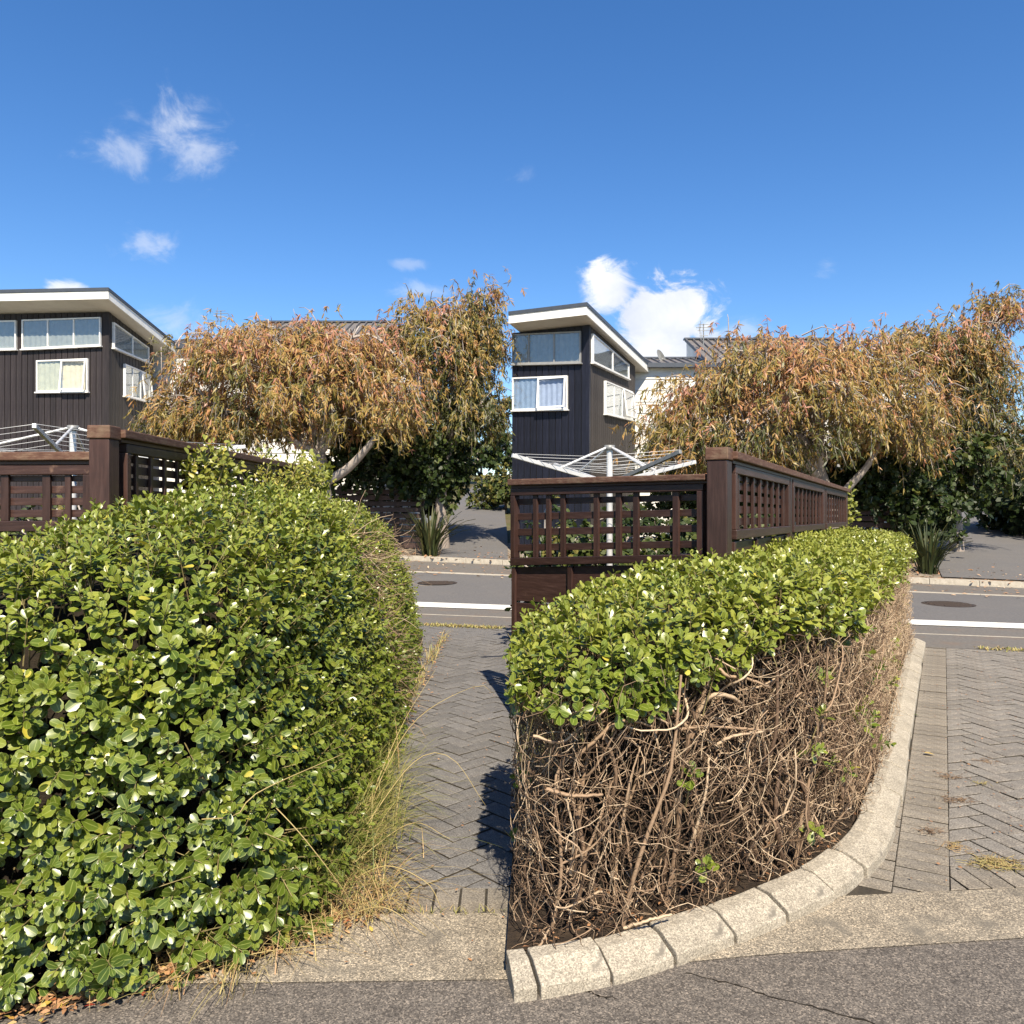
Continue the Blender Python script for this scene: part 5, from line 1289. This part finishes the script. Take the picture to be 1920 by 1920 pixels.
# ------------------------------------------------------------------ climbing shoots over the left fence
def climber(label, group, stems, leaf, n_leaf, tintm, seed):
    global rng
    rng = np.random.default_rng(seed); pts = [curve_pts(q, 14) for q in stems]
    root = thing('climbing_plant', label, 'climber', tuple(pts[0][0]), group)
    O, D = [], []
    for p in pts:
        tube('stem', p, np.linspace(.007, .0025, 14), 'green_stem', root, 5, rng.uniform(.2, 1))
        k = rng.uniform(3, 13, n_leaf); i0 = np.minimum(k.astype(int), 12); fr = (k - i0)[:, None]; O.append(p[i0] * (1 - fr) + p[i0 + 1] * fr + rng.normal(0, .035, (n_leaf, 3)))
    O = np.vstack(O); n = len(O); L = unit(rng.normal(0, .7, (n, 3)) + np.array([.2, -.3, .3])); Nn = unit(rng.normal(0, .5, (n, 3)) + np.array([.1, -.6, .7]))
    V, Q, Uv, T = leaves_np(LEAF_MID, O, L, Nn, leaf * rng.uniform(.6, 1.2, n), rng.uniform(.7, 1, n), np.clip(rng.normal(tintm, .22, n), 0, 1))
    tag(link('foliage', mesh_np('foliage', V, Q, Uv, T, True), 'climber_leaf', root), kind='stuff')
GC = 'climbing plants on the fence'
Y_ = 5.0
climber('yellow-green climber sprouting through the lattice near the fence post', GC, [[at(390, 935, 5.1), at(360, 900, 5.0), at(335, 865, 4.95)], [at(395, 935, 5.1), at(385, 880, 5.0), at(395, 835, 5.0)], [at(400, 930, 5.1), at(415, 890, 5.0), at(405, 845, 5.0)],
        [at(395, 930, 5.1), at(430, 900, 5.0), at(445, 870, 5.05)], [at(380, 930, 5.1), at(372, 905, 4.9), at(350, 880, 4.9), at(345, 860, 4.9)], [at(400, 935, 5.0), at(420, 870, 4.95), at(430, 828, 4.95)], [at(380, 935, 5.0), at(362, 880, 4.9), at(378, 842, 4.9)]], .046, 75, .55, 41)
climber('bronze-tinged twiggy climber in the middle of the overgrown hedge', GC, [[at(480, 950, 6.4), at(470 + 26 * k, 905, 6.3), at(450 + 30 * k, 868 + (k % 3) * 9, 6.25)] for k in range(6)] + [[at(500, 950, 6.4), at(455 + 22 * k, 900, 6.2), at(440 + 32 * k, 850 + (k % 4) * 11, 6.2)] for k in range(6)], .034, 95, .65, 42)
climber('bright green climber at the far end of the lattice fence', GC, [[at(575, 950, 7.6), at(520 + 18 * k, 890, 7.5), at(490 + 24 * k, 845 + (k % 3) * 14, 7.45)] for k in range(6)] + [[at(560, 950, 7.4), at(500 + 22 * k, 900, 7.3), at(480 + 27 * k, 862 + (k % 3) * 18, 7.25)] for k in range(6)], .055, 95, .5, 43)
climber('small leafy shoot at the far end of the standing lattice fence', GC, [[at(1588, 1000, 9.1), at(1586 + 3 * k, 955, 9.1), at(1584 + 4 * k, 918 + 12 * (k % 3), 9.1)] for k in range(4)], .055, 34, .5, 44)

# ------------------------------------------------------------------ dry grass and fallen leaves
rng = np.random.default_rng(5)
def blades(n, Pxy, hmin, hmax, lean_dir, lean, w, tint_m, tint_s, K=6, z0=.0):
    base = np.column_stack([Pxy, np.full(n, z0)]); h = rng.uniform(hmin, hmax, n)[:, None]
    d = unit(np.column_stack([rng.normal(0, 1, n), rng.normal(0, 1, n), np.zeros(n)]) + np.array([*lean_dir, 0]) * .8); le = (lean * rng.uniform(.3, 1.3, n))[:, None]
    side = unit(np.cross(d, np.array([0, 0, 1.]))) ; rows = []
    for q in np.linspace(0, 1, K):
        p = base + d * h * le * q ** 1.5 + np.array([0, 0, 1.]) * h * (q - .62 * np.minimum(le, 1.2) * q ** 2.4)
        ww = w * (1 - q) ** .7 + w * .12; rows += [p - side * ww, p + side * ww]
    V = np.stack(rows, 1); V[..., 2] = np.maximum(V[..., 2], .006); m = 2 * K; i = (np.arange(n) * m)[:, None]
    Q = np.concatenate([i + np.array([[2 * k, 2 * k + 1, 2 * k + 3, 2 * k + 2]]) for k in range(K - 1)])
    t_ = np.repeat(np.clip(rng.normal(tint_m, tint_s, n), 0, 1), m)
    return V.reshape(-1, 3), Q, np.zeros((n * m, 2)), t_
def clump_pts(cs, n, sig):
    c = np.array(cs)[rng.integers(0, len(cs), n)]; return c + rng.normal(0, sig, (n, 2))
parts = [blades(1700, clump_pts([(-.78, 2.95), (-.76, 3.1), (-.78, 3.35), (-.80, 3.6), (-.80, 3.9), (-.82, 4.2), (-.72, 3.25), (-.84, 4.6), (-.70, 3.5)], 1700, .09), .10, .40, (.5, .2), .9, .0022, .30, .28),
         blades(420, clump_pts([(-.72, 3.2), (-.74, 3.45), (-.74, 3.7), (-.76, 3.95)], 420, .08), .24, .52, (.9, .35), .9, .0022, .38, .22),
         blades(620, clump_pts([(-.66, 2.92), (-.60, 3.02), (-.64, 3.2), (-.76, 2.8), (-.84, 2.68), (-.54, 2.95), (-.95, 2.6)], 620, .08), .06, .24, (.3, -.3), 1.6, .0018, .82, .16),
         blades(260, np.column_stack([rng.uniform(-.84, -.76, 260), rng.uniform(4.8, 9.0, 260)]), .06, .22, (.6, .0), .8, .003, .6, .2),
         blades(160, np.column_stack([rng.uniform(-1.4, -.8, 160), rng.uniform(2.35, 2.62, 160)]), .06, .22, (.4, -.6), 1.0, .0018, .75, .15),
         blades(90, np.column_stack([rng.uniform(-.62, -.02, 90), rng.normal(2.866, .008, 90)]), .02, .05, (.0, .0), .8, .0016, .5, .25)]
V, Q, Uv, T = join_np(parts)
tag(link('dry_grass', mesh_np('dry_grass', V, Q, None, T), 'dry_grass'), 'long dry yellow grass along the foot of the overgrown hedge', 'grass', kind='stuff')
# long arching seed stalks over the path
for k, pts in enumerate(([(-.68, 3.5, .1), (-.55, 3.9, .42), (-.42, 4.25, .62)], [(-.68, 3.5, .1), (-.5, 3.9, .42), (-.2, 4.15, .55), (-.10, 4.2, .5)], [(-.66, 3.3, .1), (-.45, 3.55, .34), (-.28, 3.55, .36), (-.12, 3.5, .16)], [(-.64, 3.1, .08), (-.42, 3.2, .2), (-.25, 3.1, .18)],
                         [(-.64, 3.0, .05), (-.48, 2.95, .14), (-.32, 2.9, .1), (-.26, 2.86, .02)], [(-.9, 2.75, .5), (-.75, 2.7, .38), (-.62, 2.72, .2), (-.56, 2.78, .06)], [(-1.05, 2.62, .45), (-.92, 2.58, .48), (-.85, 2.6, .55), (-.62, 2.85, .6)],
                         [(-1.1, 2.42, .02), (-.85, 2.52, .05), (-.6, 2.62, .03)], [(-.62, 2.8, .02), (-.45, 2.72, .1), (-.3, 2.7, .01)])):
    o = tube('grass_stalk', curve_pts(pts, 16), np.linspace(.0026, .0011, 16), 'dry_grass', None, 4, .75)
    tag(o, ['tall straw stalk pointing up over the paved path', 'arching straw stalk with its tip drooping over the path', 'straw stalk bent low towards the middle of the path', 'short straw stalk leaning out of the dry grass', 'straw stalk curving down to the concrete strip',
            'straw stalk lying across the front of the overgrown hedge', 'straw runner looping over the leaves of the overgrown hedge', 'straw stalk lying on the concrete below the overgrown hedge', 'thin straw stalk fallen on the concrete strip'][k], 'grass stalk', 'loose straw stalks by the overgrown hedge')

def litter(name, label, n, fx, z, size, tl, th, mat, cat='leaf litter'):
    xy = fx(n); n = len(xy); zz = z(xy) if callable(z) else np.full(n, z)
    O = np.column_stack([xy, zz + rng.uniform(.003, .014, n)]); L = unit(rng.normal(size=(n, 3)) * np.array([1, 1, .12])); Nn = unit(rng.normal(0, .25, (n, 3)) + np.array([0, 0, 1]))
    V, Q, Uv, T = leaves_np(LEAF_FAR, O, L, Nn, size * rng.uniform(.6, 1.3, n), rng.uniform(.6, 1.1, n), rng.uniform(tl, th, n))
    tag(link(name, mesh_np(name, V, Q, Uv, T, True), mat), label, cat, kind='stuff')
def near_left(n):
    t_ = rng.random(n); p = np.column_stack([-1.75 + 1.15 * t_, 2.20 + .62 * t_ ** 1.2]) + rng.normal(0, 1, (n, 2)) * np.array([.06, .05]); return p
litter('fallen_leaves', 'orange-brown fallen leaves along the front of the overgrown hedge', 1500, near_left, .012, .022, 0, 1, 'litter')
litter('path_litter', 'brown leaf bits along the path edge of the overgrown hedge', 350, lambda n: np.column_stack([rng.normal(-.80, .06, n), rng.uniform(2.9, 9.4, n)]), .004, .028, 0, 1, 'litter')
def verge_pts(n):
    t_ = rng.uniform(-4, 14, n); s_ = 6.0 + np.abs(rng.normal(0, 1.1, n)); return P0 + t_[:, None] * DD + s_[:, None] * NN
litter('verge_litter', 'orange fallen leaves over the far verge and gutter', 1500, verge_pts, lambda xy: hgt(xy[:, 0], xy[:, 1]) + .085, .085, 0, 1, 'far_litter')
def gut_pts(n):
    t_ = rng.uniform(-4, 14, n); s_ = rng.uniform(3.6, 6.0, n) ; return P0 + t_[:, None] * DD + s_[:, None] * NN
litter('gutter_litter', 'scattered fallen leaves in the far gutter', 420, gut_pts, lambda xy: hgt(xy[:, 0], xy[:, 1]) + .006, .075, .3, 1, 'far_litter')
# dry grass in the joint between paving and footpath
def joint_grass(name, label, X0, X1, n):
    x = rng.beta(1.3, 1.6, n) * (X1 - X0) + X0; base = P0 + NN * -1.95; y = base[1] + (x - base[0]) * DD[1] / DD[0] + rng.normal(0, .05, n)
    V, Q, Uv, T = blades(n, np.column_stack([x, y]), .02, .06, (0, 0), .9, .006, .55, .2, 4)
    tag(link(name, mesh_np(name, V, Q, None, T), 'dry_grass'), label, 'grass', kind='stuff')
joint_grass('joint_grass', 'yellow grass strip at the far end of the paved path', -1.15, 0.0, 700)
joint_grass('joint_grass', 'thin yellow grass strip across the far end of the driveway', 5.0, 6.3, 420)

# clumps of clippings on the right driveway
def clump(label, px, py, n, size, tl, th, mat='dry_grass'):
    Y = CH * F / (py - CY); X = (px - CX) / F * Y; root = thing('grass_clipping', label, 'clipping', (X, Y, 0), 'clippings dropped on the driveway')
    P = np.column_stack([X + rng.normal(0, size * .5, n), Y + rng.normal(0, size * .3, n), rng.uniform(.006, size * .12, n)]); a = rng.uniform(0, 6.28, n)
    D = np.column_stack([np.cos(a), np.sin(a), rng.normal(.0, .25, n)]); TP = twig_polys(P, unit(D), size * .14, 5, .35); TP[..., 2] = np.clip(TP[..., 2], .005, size * .22)
    V, Q, tv = tubes_np(TP, np.tile(np.linspace(.0016, .0009, 5), (n, 1)), 3, rng.uniform(tl, th, n), False)
    tag(link('stalks', mesh_np('stalks', V, Q, None, tv, True), mat, root), kind='stuff')
clump('large straw-coloured clump of dry grass at the right edge of the driveway', 1872, 1622, 170, .10, .5, .9)
clump('small brown clipping nearest the foreground concrete on the driveway', 1792, 1590, 50, .06, .7, 1.0)
clump('brown twiggy clipping beside the header course on the driveway', 1745, 1560, 45, .06, .2, .6, 'twig')
clump('dark brown clipping lying crosswise in the middle of the driveway', 1795, 1503, 55, .07, .2, .6, 'twig')
clump('brown clipping further up the middle of the driveway', 1785, 1458, 45, .06, .2, .6, 'twig')
clump('faint brown clipping farthest up the driveway', 1848, 1428, 35, .06, .3, .7, 'twig')
clump('tiny straw clipping right of the dark brown clippings', 1840, 1470, 25, .05, .5, .9)
st = at(1741, 1417, CH * F / (1417 - CY)); 
tv_, tq_, tu_ = LEAF_HI
for (px, py, lab, ti, sz) in ((1743, 1416, 'single pale dead leaf on the header course', .9, .055), (1717, 1343, 'small green leaf lying against the kerb', .05, .05)):
    Y = CH * F / (py - CY); me = mesh_np('fallen_leaf', tv_ - np.array([0, .5, 0]), tq_, tu_, np.full(len(tv_), ti), True)
    o = link('fallen_leaf', me, 'litter' if ti > .5 else 'hedge_leaf'); o.location = ((px - CX) / F * Y, Y, .012); o.rotation_euler = (.2, .1, 1.1); o.scale = (sz * 1.2, sz, sz); tag(o, lab, 'leaf', 'single leaves on the driveway')

# garden bushes inside the two yards, seen through the lattices
rng = np.random.default_rng(9)
GY = 'leafy bushes inside the fenced yards'
tree('low leafy bush behind the lattice near the deep-eaved house side', 'garden_bush', (0.75, 8.3, 0), (0.75, 8.3, .5), 0.04, [(0.55, 8.3, .85, .5, .4, .75, 1), (1.25, 8.5, .8, .6, .4, .75, 1)], 110, 8, 9, 0.075, 0.55, .2, 'evergreen_leaf', LEAF_FAR, GY, .2, 4, (), seed=51, rmin=.3, hang=.3, zmin=-.95, clump_r=.12, twig_len=.18, twig_r=.003)
tree('low leafy bush behind the lattice under the rusty weeping tree', 'garden_bush', (2.3, 8.6, 0), (2.3, 8.6, .5), 0.04, [(2.05, 8.6, .8, .6, .35, .72, 1), (2.75, 8.7, .75, .45, .35, .7, 1)], 110, 8, 9, 0.075, 0.5, .2, 'evergreen_leaf', LEAF_FAR, GY, .2, 4, (), seed=52, rmin=.3, hang=.3, zmin=-.95, clump_r=.12, twig_len=.18, twig_r=.003)
tree('leafy bush in the yard below the rotary clothesline beside the overgrown hedge', 'garden_bush', (-4.9, 8.8, 0), (-4.9, 8.8, .5), 0.04, [(-5.2, 8.8, .85, .7, .4, .85, 1), (-4.2, 8.9, .8, .7, .4, .8, 1), (-3.2, 9.0, .8, .6, .4, .8, 1)], 150, 8, 9, 0.08, 0.75, .2, 'evergreen_leaf', LEAF_FAR, GY, .2, 4, (), seed=53, rmin=.3, hang=.3, zmin=-.95, clump_r=.12, twig_len=.18, twig_r=.003)

# specks of dry debris on the driveway, the path and the concrete
rng = np.random.default_rng(61)
litter('driveway_debris', 'tiny brown bits scattered over the driveway paving', 260, lambda n: (lambda Y: np.column_stack([.5 * Y + .05 + rng.uniform(0, .16, n) * Y, Y]))(rng.uniform(3.1, 8.2, n)), .002, .014, 0, .3, 'litter')
litter('path_debris', 'tiny brown bits scattered over the paved path', 120, lambda n: np.column_stack([rng.uniform(-.7, 0, n), rng.uniform(2.5, 8, n)]), .006, .013, 0, .9, 'litter')
